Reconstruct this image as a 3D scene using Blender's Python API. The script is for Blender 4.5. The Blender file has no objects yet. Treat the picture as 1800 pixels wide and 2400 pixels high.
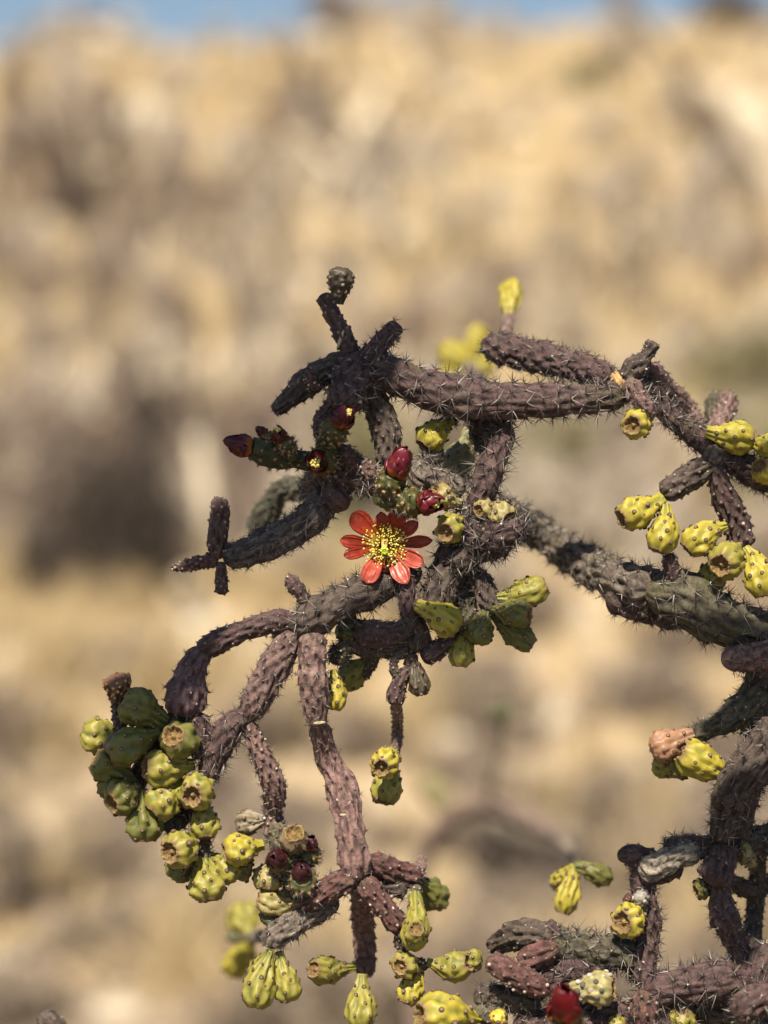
import bpy, math
import numpy as np
from mathutils import Vector, Matrix

# ------------------------------------------------------------------ camera
scene = bpy.context.scene
COL = scene.collection
K = 1.0 / 5400.0                 # metres per photograph pixel at the focus plane (1 m from the lens)
CAM = np.array([0.0, -1.0, 1.30])
PITCH = math.radians(-3.0)
RIGHT = np.array([1.0, 0.0, 0.0])
FWD = np.array([0.0, math.cos(PITCH), math.sin(PITCH)])
UP = np.array([0.0, -math.sin(PITCH), math.cos(PITCH)])
cd = bpy.data.cameras.new("camera")
cam = bpy.data.objects.new("camera", cd)
COL.objects.link(cam)
cam.location = CAM
cam.rotation_euler = (math.radians(90) + PITCH, 0, 0)
cd.sensor_fit = 'HORIZONTAL'
cd.sensor_width = 24.0
cd.lens = 72.0
cd.clip_start = 0.02
cd.clip_end = 2000.0
cd.dof.use_dof = True
cd.dof.focus_distance = 1.0
cd.dof.aperture_fstop = 3.4
scene.camera = cam

# ------------------------------------------------------------------ sky and sun
SUN_EL = math.radians(53.0)
SUN_AZ = math.radians(14.0)      # left of straight behind the camera
S = np.array([-math.sin(SUN_AZ) * math.cos(SUN_EL), -math.cos(SUN_AZ) * math.cos(SUN_EL), math.sin(SUN_EL)])
world = bpy.data.worlds.new("World")
scene.world = world
world.use_nodes = True
wn = world.node_tree
bg = wn.nodes["Background"]
sky = wn.nodes.new("ShaderNodeTexSky")
sky.sky_type = 'NISHITA'
sky.sun_disc = False
sky.sun_elevation = SUN_EL
sky.sun_rotation = math.pi + SUN_AZ
sky.air_density = 1.0
sky.dust_density = 0.6
sky.ozone_density = 0.8
wn.links.new(sky.outputs[0], bg.inputs[0])
bg.inputs[1].default_value = 0.058
sd = bpy.data.lights.new("sun", 'SUN')
sd.energy = 5.0
sd.angle = math.radians(0.5)
sd.color = (1.0, 0.905, 0.76)
sun = bpy.data.objects.new("sun", sd)
COL.objects.link(sun)
sun.rotation_euler = Vector(S).to_track_quat('Z', 'Y').to_euler()
vs = scene.view_settings
vs.view_transform = 'Standard'
vs.look = 'None'
vs.gamma = 1.0
vs.exposure = 0.68
scene.cycles.use_denoising = True
scene.cycles.max_bounces = 6
scene.cycles.diffuse_bounces = 1

rng = np.random.default_rng(11)

# ------------------------------------------------------------------ helpers
def P(px, py, d=0.0):
    """photograph pixel + depth behind the focus plane (in focus-plane pixels) -> point"""
    q = 1.0 + d * K
    return CAM + q * (FWD + (px - 900.0) * K * RIGHT + (1200.0 - py) * K * UP)

def nrm(v):
    return v / (np.linalg.norm(v, axis=-1, keepdims=True) + 1e-12)

def make_mesh(name, verts, quads=None, tris=None, smooth=True, attrs=None):
    me = bpy.data.meshes.new(name)
    verts = np.ascontiguousarray(verts, dtype=np.float32)
    nq = 0 if quads is None else len(quads)
    nt = 0 if tris is None else len(tris)
    me.vertices.add(len(verts))
    me.vertices.foreach_set("co", verts.ravel())
    loops = []
    if nq: loops.append(np.asarray(quads, dtype=np.int32).ravel())
    if nt: loops.append(np.asarray(tris, dtype=np.int32).ravel())
    loops = np.concatenate(loops)
    me.loops.add(len(loops))
    me.loops.foreach_set("vertex_index", loops)
    starts = np.concatenate([np.arange(nq) * 4, nq * 4 + np.arange(nt) * 3]).astype(np.int32)
    me.polygons.add(nq + nt)
    me.polygons.foreach_set("loop_start", starts)
    me.update(calc_edges=True)
    me.polygons.foreach_set("use_smooth", np.full(nq + nt, smooth))
    if attrs:
        for k, v in attrs.items():
            a = me.attributes.new(k, 'FLOAT', 'POINT')
            a.data.foreach_set("value", np.ascontiguousarray(v, dtype=np.float32))
    me.validate()
    return me

def link(name, me, mat, parent=None, loc=None, color=None):
    o = bpy.data.objects.new(name, me)
    COL.objects.link(o)
    if me is not None and mat is not None and len(me.materials) == 0:
        me.materials.append(mat)
    if parent is not None:
        o.parent = parent
    if loc is not None:
        o.location = Vector(loc)
    if color is not None:
        o.color = (color[0], color[1], color[2], 1.0)
    return o

def grid_faces(nr, nc, wrap=True):
    i = np.arange(nr - 1)[:, None]
    j = np.arange(nc if wrap else nc - 1)[None, :]
    j2 = (j + 1) % nc
    a = i * nc + j
    b = i * nc + j2
    c = (i + 1) * nc + j2
    e = (i + 1) * nc + j
    return np.stack([a + 0 * j, b + 0 * i, c + 0 * i, e + 0 * j], -1).reshape(-1, 4)

def catmull(pts, per=14):
    pts = np.asarray(pts, float)
    if len(pts) == 2:
        t = np.linspace(0, 1, per)[:, None]
        return pts[0] * (1 - t) + pts[1] * t
    p = np.vstack([2 * pts[0] - pts[1], pts, 2 * pts[-1] - pts[-2]])
    out = []
    for i in range(1, len(p) - 2):
        t = np.linspace(0, 1, per, endpoint=False)[:, None]
        a, b, c, d = p[i - 1], p[i], p[i + 1], p[i + 2]
        out.append(0.5 * ((2 * b) + (-a + c) * t + (2 * a - 5 * b + 4 * c - d) * t ** 2 + (-a + 3 * b - 3 * c + d) * t ** 3))
    out.append(p[-2][None, :])
    return np.vstack(out)

def transport(pos, seed=None):
    T = nrm(np.gradient(pos, axis=0))
    ref = np.array([0.0, 0.0, 1.0]) if abs(T[0][2]) < 0.9 else np.array([1.0, 0, 0])
    N = np.zeros_like(T)
    n = nrm(np.cross(T[0], ref))
    for i in range(len(T)):
        n = n - T[i] * np.dot(n, T[i])
        n = n / (np.linalg.norm(n) + 1e-12)
        N[i] = n
    return T, N, np.cross(T, N)

def spines_mesh(name, base, direc, length, rad):
    """many thin three-sided tapering spines in one mesh"""
    n = len(base)
    ref = np.tile(np.array([0.31, 0.77, 0.55]), (n, 1))
    u = nrm(np.cross(direc, ref)); w = np.cross(direc, u)
    vs_ = []
    for k in range(3):
        a = 2 * math.pi * k / 3
        vs_.append(base + (u * math.cos(a) + w * math.sin(a)) * rad[:, None])
    vs_.append(base + direc * length[:, None])
    V = np.stack(vs_, 1).reshape(-1, 3)
    o = np.arange(n)[:, None] * 4
    F = np.concatenate([o + np.array([[0, 1, 3]]), o + np.array([[1, 2, 3]]), o + np.array([[2, 0, 3]])])
    tone = np.repeat(rng.random(n), 4)
    return make_mesh(name, V, None, F, False, {"tone": tone})

def blobs_mesh(name, pos, nor, size, height=0.7, seg=6, tang=None, elong=1.0):
    """small domed pads sitting on a surface"""
    n = len(pos)
    ref = np.tile(np.array([0.2, 0.3, 0.93]), (n, 1)) if tang is None else tang
    u = nrm(np.cross(nor, ref)); w = nrm(np.cross(u, nor))
    rows = []
    for (rr, hh) in ((1.0, -0.35), (0.95, 0.35 * height), (0.6, 0.8 * height)):
        for k in range(seg):
            a = 2 * math.pi * k / seg
            rows.append(pos + (u * math.cos(a) * rr + w * math.sin(a) * rr * elong) * size[:, None] + nor * (hh * size)[:, None])
    rows.append(pos + nor * (height * size)[:, None])
    V = np.stack(rows, 1)
    per = V.shape[1]
    V = V.reshape(-1, 3)
    fq, ft = [], []
    for r in range(2):
        for k in range(seg):
            fq.append([r * seg + k, r * seg + (k + 1) % seg, (r + 1) * seg + (k + 1) % seg, (r + 1) * seg + k])
    for k in range(seg):
        ft.append([2 * seg + k, 2 * seg + (k + 1) % seg, 3 * seg])
    o = np.arange(n)[:, None, None] * per
    Q = (o + np.array(fq)[None]).reshape(-1, 4)
    Tt = (o + np.array(ft)[None]).reshape(-1, 3)
    edge = np.tile(np.concatenate([np.zeros(2 * seg), np.full(seg, 0.7), [1.0]]), n)
    return make_mesh(name, V, Q, Tt, True, {"edge": edge, "tone": np.repeat(rng.random(n), per)})

# ------------------------------------------------------------------ materials
def new_mat(name):
    m = bpy.data.materials.new(name)
    m.use_nodes = True
    nt = m.node_tree
    return m, nt, nt.nodes["Principled BSDF"]

def nd(nt, t, **kw):
    n = nt.nodes.new(t)
    for k, v in kw.items():
        if k.startswith("i_"):
            n.inputs[k[2:].replace("_", " ")].default_value = v
        else:
            setattr(n, k, v)
    return n

def noise(nt, vec, scale, detail=4.0, rough=0.6):
    n = nt.nodes.new("ShaderNodeTexNoise")
    n.inputs["Scale"].default_value = scale
    n.inputs["Detail"].default_value = detail
    n.inputs["Roughness"].default_value = rough
    nt.links.new(vec, n.inputs["Vector"])
    return n.outputs["Fac"]

def ramp(nt, fac, stops):
    r = nt.nodes.new("ShaderNodeValToRGB")
    e = r.color_ramp.elements
    while len(e) < len(stops): e.new(0.5)
    for el, (p, c) in zip(e, stops):
        el.position = p
        el.color = (c[0], c[1], c[2], 1.0) if hasattr(c, '__len__') else (c, c, c, 1.0)
    nt.links.new(fac, r.inputs[0])
    return r.outputs[0]

def mix(nt, fac, a, b, mode='MIX'):
    m = nt.nodes.new("ShaderNodeMix")
    m.data_type = 'RGBA'
    m.blend_type = mode
    for sock, v in ((m.inputs["Factor"], fac), (m.inputs["A"], a), (m.inputs["B"], b)):
        if hasattr(v, 'is_linked'): nt.links.new(v, sock)
        elif hasattr(v, '__len__'): sock.default_value = (v[0], v[1], v[2], 1.0)
        else: sock.default_value = v
    # RGBA sockets sit at their own index
    for i, v in ((6, a), (7, b)):
        s = m.inputs[i]
        if hasattr(v, 'is_linked'): nt.links.new(v, s)
        else: s.default_value = (v[0], v[1], v[2], 1.0)
    return m.outputs[2]

def bump(nt, h, strength, dist, bsdf):
    b = nt.nodes.new("ShaderNodeBump")
    b.inputs["Strength"].default_value = strength
    b.inputs["Distance"].default_value = dist
    nt.links.new(h, b.inputs["Height"])
    nt.links.new(b.outputs[0], bsdf.inputs["Normal"])

def attr(nt, name):
    a = nt.nodes.new("ShaderNodeAttribute")
    a.attribute_name = name
    return a.outputs["Fac"]

def mat_stem():
    m, nt, b = new_mat("cholla_skin")
    tc = nt.nodes.new("ShaderNodeTexCoord").outputs["Object"]
    oi = nt.nodes.new("ShaderNodeObjectInfo")
    base = oi.outputs["Color"]
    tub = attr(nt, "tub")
    n1 = noise(nt, tc, 55, 4)
    n2 = noise(nt, tc, 520, 5, 0.75)
    n3 = noise(nt, tc, 140, 4)
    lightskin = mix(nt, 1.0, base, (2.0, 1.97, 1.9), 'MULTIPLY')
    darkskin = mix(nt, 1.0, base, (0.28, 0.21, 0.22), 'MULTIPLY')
    c = mix(nt, ramp(nt, tub, [(0.05, 0.0), (0.75, 1.0)]), darkskin, lightskin)  # dark grooves, pale crests: natural skin tones, deepened with painted crease shading
    olive = mix(nt, 0.6, base, (0.13, 0.125, 0.045))
    c = mix(nt, ramp(nt, n1, [(0.56, 0.0), (0.70, 0.75)]), c, olive)
    grey = (0.19, 0.155, 0.12)
    c = mix(nt, ramp(nt, n3, [(0.52, 0.0), (0.75, 0.55)]), c, grey)
    n4 = noise(nt, tc, 210, 5, .7)
    c = mix(nt, ramp(nt, n4, [(0.36, 0.75), (0.52, 0.0)]), c, mix(nt, 1.0, base, (.38, .34, .36), 'MULTIPLY'))
    c = mix(nt, ramp(nt, n2, [(0.36, 0.7), (0.52, 0.0)]), c, (0.03, 0.02, 0.02))
    nt.links.new(c, b.inputs["Base Color"])
    b.inputs["Roughness"].default_value = 0.62
    b.inputs["Specular IOR Level"].default_value = 0.35
    bump(nt, n2, 0.9, 0.0011, b)
    return m

def mat_fruit():
    m, nt, b = new_mat("cholla_fruit_skin")
    tc = nt.nodes.new("ShaderNodeTexCoord").outputs["Object"]
    oi = nt.nodes.new("ShaderNodeObjectInfo")
    base = oi.outputs["Color"]
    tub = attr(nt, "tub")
    n1 = noise(nt, tc, 90, 3)
    n2 = noise(nt, tc, 600, 3, 0.7)
    green = mix(nt, 1.0, base, (0.60, 0.70, 0.7), 'MULTIPLY')
    c = mix(nt, ramp(nt, n1, [(0.35, 0.0), (0.68, 0.9)]), base, green)
    c = mix(nt, ramp(nt, tub, [(0.05, 0.8), (0.45, 0.0)]), c, mix(nt, 1.0, base, (0.30, 0.42, 0.45), 'MULTIPLY'))  # grooves darkened: the skin's own colour plus some painted crease shade
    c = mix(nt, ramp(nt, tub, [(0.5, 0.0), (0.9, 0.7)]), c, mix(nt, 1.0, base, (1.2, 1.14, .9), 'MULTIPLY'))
    rim = attr(nt, "rim")
    c = mix(nt, rim, c, (0.20, 0.125, 0.055))
    c = mix(nt, ramp(nt, n2, [(0.30, 0.5), (0.42, 0.0)]), c, (0.12, 0.08, 0.03))
    nt.links.new(c, b.inputs["Base Color"])
    b.inputs["Roughness"].default_value = 0.5
    b.inputs["Specular IOR Level"].default_value = 0.4
    bump(nt, n2, 0.25, 0.0004, b)
    return m

def mat_simple(name, stops, scale, rough=0.8, bumps=0.4, bdist=0.0005, tone=None):
    m, nt, b = new_mat(name)
    tc = nt.nodes.new("ShaderNodeTexCoord").outputs["Object"]
    f = attr(nt, tone) if tone else noise(nt, tc, scale, 4, 0.7)
    nt.links.new(ramp(nt, f, stops), b.inputs["Base Color"])
    b.inputs["Roughness"].default_value = rough
    b.inputs["Specular IOR Level"].default_value = 0.3
    if bumps:
        bump(nt, noise(nt, tc, scale * 2, 3), bumps, bdist, b)
    return m

def mat_petal():
    m, nt, b = new_mat("red_petal")
    tc = nt.nodes.new("ShaderNodeTexCoord").outputs["Object"]
    v = attr(nt, "along")
    n1 = noise(nt, tc, 300, 4, 0.7)
    oi = nt.nodes.new("ShaderNodeObjectInfo")
    c = mix(nt, ramp(nt, v, [(0.1, 0.9), (0.5, 0.0)]), oi.outputs["Color"], (0.50, 0.16, 0.03))
    c = mix(nt, ramp(nt, n1, [(0.45, 0.0), (0.72, 0.7)]), c, mix(nt, 1.0, c, (2.0, 2.6, 2.0), 'MULTIPLY'))
    nt.links.new(c, b.inputs["Base Color"])
    b.inputs["Roughness"].default_value = 0.36
    b.inputs["Specular IOR Level"].default_value = 0.55
    bump(nt, attr(nt, "vein"), 0.5, 0.0006, b)
    tr = nt.nodes.new("ShaderNodeBsdfTranslucent")
    nt.links.new(c, tr.inputs["Color"])
    ms = nt.nodes.new("ShaderNodeMixShader")
    ms.inputs[0].default_value = 0.3
    out = nt.nodes["Material Output"]
    nt.links.new(b.outputs[0], ms.inputs[1]); nt.links.new(tr.outputs[0], ms.inputs[2])
    nt.links.new(ms.outputs[0], out.inputs["Surface"])
    return m

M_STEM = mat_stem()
M_FRUIT = mat_fruit()
M_SPINE = mat_simple("spine", [(0.0, (0.018, 0.016, 0.018)), (0.6, (0.05, 0.042, 0.04)), (0.82, (0.20, 0.17, 0.15)), (1.0, (0.52, 0.47, 0.42))], 50, 0.45, 0, tone="tone")
M_AREOLE = mat_simple("areole_felt", [(0.0, (0.08, 0.06, 0.05)), (0.65, (0.19, 0.15, 0.115)), (0.9, (0.32, 0.26, 0.20)), (1.0, (0.55, 0.50, 0.42))], 800, 0.9, 0, tone="tone")
M_FAREOLE = mat_simple("fruit_areole", [(0.0, (0.10, 0.055, 0.03)), (0.68, (0.11, 0.075, 0.05)), (0.75, (0.19, 0.14, 0.105)), (1.0, (0.25, 0.195, 0.155))], 800, 0.9, 0, tone="edge")
M_BAREOLE = mat_simple("bud_areole", [(0.0, (0.16, 0.08, 0.03)), (0.68, (0.45, 0.28, 0.12)), (1.0, (0.62, 0.45, 0.26))], 800, 0.9, 0, tone="edge")
def mat_cup():
    m, nt, b = new_mat("fruit_cup")
    tc = nt.nodes.new("ShaderNodeTexCoord").outputs["Object"]
    c = ramp(nt, attr(nt, "ring"), [(0.0, (0.30, 0.20, 0.075)), (0.25, (0.40, 0.28, 0.11)), (0.42, (0.24, 0.15, 0.055)), (0.65, (0.33, 0.205, 0.075)), (0.85, (0.42, 0.25, 0.09)), (1.0, (0.45, 0.27, 0.11))])
    n = noise(nt, tc, 700, 4, .75)
    c = mix(nt, ramp(nt, n, [(0.38, 0.75), (0.55, 0.0)]), c, (0.10, 0.055, 0.022))
    nt.links.new(c, b.inputs["Base Color"]); b.inputs["Roughness"].default_value = .85
    bump(nt, n, 1.0, .0015, b)
    return m
M_CUP = mat_cup()
M_PETAL = mat_petal()
M_FILAMENT = mat_simple("filament", [(0.0, (0.36, 0.28, 0.012)), (1.0, (0.68, 0.48, 0.03))], 50, 0.5, 0, tone="tone")
M_ANTHER = mat_simple("anther", [(0.0, (0.75, 0.58, 0.08)), (1.0, (0.85, 0.74, 0.30))], 50, 0.7, 0, tone="tone")
M_STYLE = mat_simple("style", [(0.3, (0.62, 0.40, 0.12)), (0.7, (0.70, 0.48, 0.20))], 300, 0.5, 0)
M_STIGMA = mat_simple("stigma", [(0.3, (0.42, 0.52, 0.03)), (0.7, (0.58, 0.64, 0.08))], 300, 0.5, 0)
M_SCAR = mat_simple("dry_scar", [(0.3, (0.35, 0.27, 0.14)), (0.7, (0.66, 0.60, 0.42))], 400, 0.8, 0.5)

# tints of the living skin
PUR = (0.066, 0.039, 0.037); BRN = (0.062, 0.046, 0.037); OLV = (0.068, 0.060, 0.037)
PNK = (0.150, 0.090, 0.080); GRY = (0.115, 0.094, 0.075); RED = (0.088, 0.040, 0.035); DRY = (0.21, 0.18, 0.14)
YEL = (0.37, 0.305, 0.042); LIM = (0.265, 0.235, 0.046); GRN = (0.135, 0.135, 0.034); DKG = (0.070, 0.085, 0.032)
TAN = (0.30, 0.25, 0.10); PKF = (0.33, 0.175, 0.105)

# ------------------------------------------------------------------ the ground and hillside
def terrain_z(x, y):
    x = np.asarray(x, float); y = np.asarray(y, float)
    t = np.clip((y - 3.2) / 4.5, 0, 1)
    z = 0.2075 * (y - 3.2 - 1.2) * t * t * (3 - 2 * t)
    z = np.where(y < 3.2, 0.0, z)
    z = z + np.clip((y - 10) / 30, 0, 1) * np.minimum(x + 1.0, 0) * .06
    amp = np.clip((y - 3) / 20, 0, 1)
    z = z + amp * (0.10 * np.sin(x * 0.42 + 0.7) + 0.30 * np.sin(x * 0.23 + y * 0.31) * np.clip((42 - y) / 12, 0, 1) + 0.13 * np.sin(x * 1.3 + y * 0.8))
    ridge = 42.0
    over = np.clip(y - ridge, 0, None)
    z = z - over * 0.33
    return np.maximum(z, -3.0)

def build_ground():
    xs = np.concatenate([np.linspace(-400, -26, 14), np.linspace(-25, 25, 130), np.linspace(26, 400, 14)])
    ys = np.concatenate([np.linspace(-60, -4, 8), np.linspace(-3, 60, 190), np.linspace(62, 900, 16)])
    X, Y = np.meshgrid(xs, ys)
    Z = terrain_z(X, Y) + 0.02 * rng.standard_normal(X.shape) * (Y > 3)
    V = np.stack([X, Y, Z], -1).reshape(-1, 3)
    F = grid_faces(len(ys), len(xs), False)
    m, nt, b = new_mat("sandy_soil")
    tc = nt.nodes.new("ShaderNodeTexCoord").outputs["Object"]
    n1 = noise(nt, tc, 0.9, 5); n2 = noise(nt, tc, 2.3, 5, 0.65); n3 = noise(nt, tc, 30, 3)
    c = ramp(nt, n1, [(0.35, (0.30, 0.23, 0.155)), (0.5, (0.44, 0.335, 0.21)), (0.65, (0.55, 0.395, 0.21))])
    c = mix(nt, ramp(nt, n2, [(0.45, 0.0), (0.62, 0.7)]), c, (0.26, 0.19, 0.13))
    c = mix(nt, ramp(nt, n3, [(0.45, 0.0), (0.7, 0.5)]), c, (0.50, 0.40, 0.26))
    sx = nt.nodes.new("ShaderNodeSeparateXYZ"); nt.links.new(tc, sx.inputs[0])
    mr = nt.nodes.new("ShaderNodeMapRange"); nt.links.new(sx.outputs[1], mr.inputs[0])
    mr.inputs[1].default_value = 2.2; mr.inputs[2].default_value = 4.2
    c = mix(nt, mr.outputs[0], ramp(nt, n2, [(0.4, (0.085, 0.062, 0.045)), (0.65, (0.17, 0.125, 0.085))]), c)   # unseen near ground, made dark to cut light bounced into the shadows
    nt.links.new(c, b.inputs["Base Color"]); b.inputs["Roughness"].default_value = 0.95
    bump(nt, n3, 0.6, 0.03, b)
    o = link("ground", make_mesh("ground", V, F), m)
    o["kind"] = "structure"
build_ground()

def ray_ground(px, py):
    """where the line of sight through a pixel meets the hillside"""
    dr = FWD + (px - 900.0) * K * RIGHT + (1200.0 - py) * K * UP
    ts = np.concatenate([np.linspace(3.5, 60, 1200)])
    pts = CAM + ts[:, None] * dr
    below = pts[:, 2] < terrain_z(pts[:, 0], pts[:, 1])
    if not below.any():
        return None
    return pts[np.argmax(below)]

def tag(o, label, cat, group=None):
    o["label"] = label; o["category"] = cat
    if group: o["group"] = group
    return o

def shrub_mesh(name, n, spread, upright, seg=3, rad=0.008, leaf=0, seed=0):
    r = np.random.default_rng(seed)
    V, Q, T, tone = [], [], [], []
    off = 0
    tips = []
    for k in range(n):
        az = r.uniform(0, 2 * math.pi); el = math.acos(1 - r.random() * (1 - math.cos(spread)))
        d = np.array([math.sin(el) * math.cos(az), math.sin(el) * math.sin(az), math.cos(el)])
        L = r.uniform(0.55, 1.0) * (1 - 0.25 * el / 1.5)
        p = np.array([r.normal(0, .04), r.normal(0, .04), 0.0])
        pts = [p]
        for s in range(seg):
            d = nrm(d + r.normal(0, .22, 3) + np.array([0, 0, upright]))
            p = p + d * L / seg
            pts.append(p)
            tips.append(p)
        pts = np.array(pts)
        Tn, N, B = transport(pts)
        for s in range(seg + 1):
            rr = rad * (1 - 0.75 * s / seg)
            for q in range(3):
                a = 2 * math.pi * q / 3
                V.append(pts[s] + (N[s] * math.cos(a) + B[s] * math.sin(a)) * rr)
                tone.append(r.random() * 0.3 + 0.35)
        for s in range(seg):
            for q in range(3):
                a = off + s * 3 + q; b2 = off + s * 3 + (q + 1) % 3
                Q.append([a, b2, b2 + 3, a + 3])
        off += (seg + 1) * 3
    tips = np.array(tips)
    ncl = 13
    cc = tips[r.integers(0, len(tips), ncl)]; ct = r.random(ncl); cs = r.uniform(.05, .13, ncl)
    for k in range(leaf):
        q = int(r.integers(ncl))
        c = cc[q] + r.normal(0, cs[q], 3)
        u = nrm(r.normal(0, 1, 3)); w = nrm(np.cross(u, r.normal(0, 1, 3)))
        s = r.uniform(.03, .07)
        V += [c - u * s, c + w * s * .6, c + u * s, c - w * s * .6]
        t = np.clip(ct[q] + r.normal(0, .12), 0, 1); tone += [t] * 4
        Q.append([off, off + 1, off + 2, off + 3]); off += 4
    return make_mesh(name, np.array(V), np.array(Q), None, False, {"tone": np.array(tone)})

def tuft_mesh(name, n, seed):
    r = np.random.default_rng(seed)
    V, T, tone = [], [], []
    for k in range(n):
        az = r.uniform(0, 2 * math.pi); lean = abs(r.normal(0, .35))
        d = np.array([math.cos(az) * math.sin(lean), math.sin(az) * math.sin(lean), math.cos(lean)])
        b = np.array([r.normal(0, .10), r.normal(0, .10), 0])
        w = nrm(np.cross(d, r.normal(0, 1, 3))) * r.uniform(.006, .014)
        L = r.uniform(.5, 1.0)
        mid = b + d * L * .55
        tip = b + d * L + np.array([math.cos(az), math.sin(az), -.3]) * .12 * L
        i = len(V)
        V += [b - w, b + w, mid + w * .8, mid - w * .8, tip]
        T += [[i, i + 1, i + 2], [i, i + 2, i + 3], [i + 3, i + 2, i + 4]]
        t = r.random(); tone += [t] * 5
    return make_mesh(name, np.array(V), None, np.array(T), False, {"tone": np.array(tone)})

def boulder_mesh(name, seed):
    r = np.random.default_rng(seed)
    nr, nc = 14, 20
    ph = np.linspace(0.02, math.pi - 0.02, nr)[:, None]; th = np.linspace(0, 2 * math.pi, nc, endpoint=False)[None, :]
    D = np.stack([np.sin(ph) * np.cos(th), np.sin(ph) * np.sin(th), np.cos(ph) + 0 * th], -1)
    R = np.ones((nr, nc))
    for k in range(9):                       # broken facets
        n = nrm(r.normal(0, 1, 3)); c = r.uniform(.62, .9)
        dd = D @ n
        R = np.where(dd * R > c, c / np.maximum(dd, 1e-3), R)
    R += 0.04 * np.sin(D[..., 0] * 7 + seed) * np.sin(D[..., 1] * 8)
    V = D * R[..., None] * np.array([1, .85, .75])
    return make_mesh(name, V.reshape(-1, 3), grid_faces(nr, nc), None, False)

def plant_mat(name, lo, hi):
    return mat_simple(name, [(0.0, lo), (1.0, hi)], 10, 0.85, 0, tone="tone")

M_DRYSHRUB = plant_mat("dry_twigs", (0.27, 0.205, 0.15), (0.88, 0.75, 0.58))
M_BROWNSHRUB = plant_mat("brown_twigs", (0.09, 0.065, 0.055), (0.36, 0.27, 0.205))
M_DARKSHRUB = plant_mat("dark_twigs", (0.035, 0.028, 0.023), (0.13, 0.10, 0.08))
M_OLIVESHRUB = plant_mat("olive_leaves", (0.19, 0.17, 0.08), (0.36, 0.31, 0.16))
M_TUFT = plant_mat("straw", (0.45, 0.33, 0.165), (0.74, 0.57, 0.33))
M_HERB = plant_mat("grey_herb", (0.15, 0.115, 0.088), (0.42, 0.33, 0.24))
M_ROCK = mat_simple("pale_rock", [(0.3, (0.45, 0.37, 0.27)), (0.6, (0.68, 0.59, 0.44)), (0.8, (0.76, 0.68, 0.53))], 4, 0.9, 0.5, 0.02)

M_STONE = mat_simple("quartz_stone", [(0.3, (0.62, 0.54, 0.41)), (0.6, (0.80, 0.72, 0.57)), (0.8, (0.86, 0.80, 0.67))], 4, 0.8, 0.3, 0.01)
shr = [shrub_mesh("dry_shrub", 130, 1.15, .10, 4, .011, 900, s) for s in (1, 2, 3)]
brs = [shrub_mesh("brown_shrub", 170, 1.1, .12, 4, .012, 700, s) for s in (31, 32, 33)]
dks = [shrub_mesh("dark_shrub", 260, 1.25, .06, 4, .022, 1500, s) for s in (5, 6)]
olv = [shrub_mesh("olive_shrub", 120, 1.2, .08, 4, .009, 1300, s) for s in (8, 9)]
tuf = [tuft_mesh("grass_tuft", 130, s) for s in (11, 12, 13)]
rck = [boulder_mesh("boulder", s) for s in (21, 22, 23, 24)]

def put(name, me, mat, p, scale, label, cat, group, sq=(1, 1, 1)):
    o = link(name, me, mat)
    o.location = Vector(p)
    o.scale = (scale * sq[0], scale * sq[1], scale * sq[2])
    o.rotation_euler = (0, 0, rng.uniform(0, 6.28))
    return tag(o, label, cat, group)

L_DRY = "blurred tan dry shrub of bare twigs on the hillside behind the cactus"
L_OLV = "blurred olive green shrub on the tan hillside behind the cactus"
L_TUF = "blurred golden dry grass tuft on the slope behind the cactus"
L_ROCK = "blurred pale boulder lying on the slope behind the cactus"
def at_px(px, py):
    p = ray_ground(px, py)
    return None if p is None else p

# dark shrubs that stand out in the photograph: (px, py of foot, height in px)
first = True
for (px, py, hpx, sx, lab) in ((275, 1400, 560, .50, "large blurred dark shrub in the left middle of the slope"),
                               (95, 1390, 250, .8, "low dark shrub at the left edge beside the large dark one"),
                               (1090, 1240, 260, 1.0, "small dark shrub low on the slope behind the stem loop"),
                               (1240, 2120, 260, 1.2, "dark low shrub behind the hanging yellow fruit"),
                               (60, 2120, 170, 1.5, "low dark shrub near the lower left corner")):
    p = at_px(px, py)
    if p is None: continue
    h = hpx * K * np.dot(p - CAM, FWD)
    put("dark_shrub", dks[int(rng.integers(2))], M_DARKSHRUB, p - np.array([0, 0, .03]), h, lab, "shrub", "dark shrubs on the slope", (sx, sx, 1))
for (px, py, hp, sx) in ((40, 420, 300, .6), (130, 560, 330, .5), (210, 420, 280, .6), (300, 640, 300, .45), (90, 760, 260, .6), (20, 640, 260, .6), (250, 820, 240, .5), (700, 330, 260, .4), (400, 520, 240, .4),
                         (150, 1230, 300, .6), (350, 1260, 260, .5), (60, 1330, 240, .7), (1700, 460, 260, .5), (1180, 760, 200, .6), (1620, 900, 220, .6)):
    p = at_px(px, py)
    h = hp * K * np.dot(p - CAM, FWD)
    put("brown_shrub", brs[int(rng.integers(3))], M_BROWNSHRUB, p - np.array([0, 0, .03]), h, "blurred brown twiggy shrub on the hillside behind the cactus", "shrub", "brown shrubs on the slope", (sx, sx, 1))
L_BRN = "blurred brown twiggy shrub on the hillside behind the cactus"
for k in range(190):
    px = rng.uniform(-150, 1950); py = 95 + 1300 * rng.random() ** 0.85
    p = at_px(px, py)
    if p is None: continue
    if 900 < py < 1350 and px < 650 and rng.random() < .5: continue
    put("dry_shrub", shr[int(rng.integers(3))], M_DRYSHRUB, p - np.array([0, 0, .03]), rng.uniform(.28, .42) + .026 * p[1] * rng.random(), L_DRY, "shrub", "dry shrubs on the slope", (w_ := rng.uniform(.45, .85), w_, 1))
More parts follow.
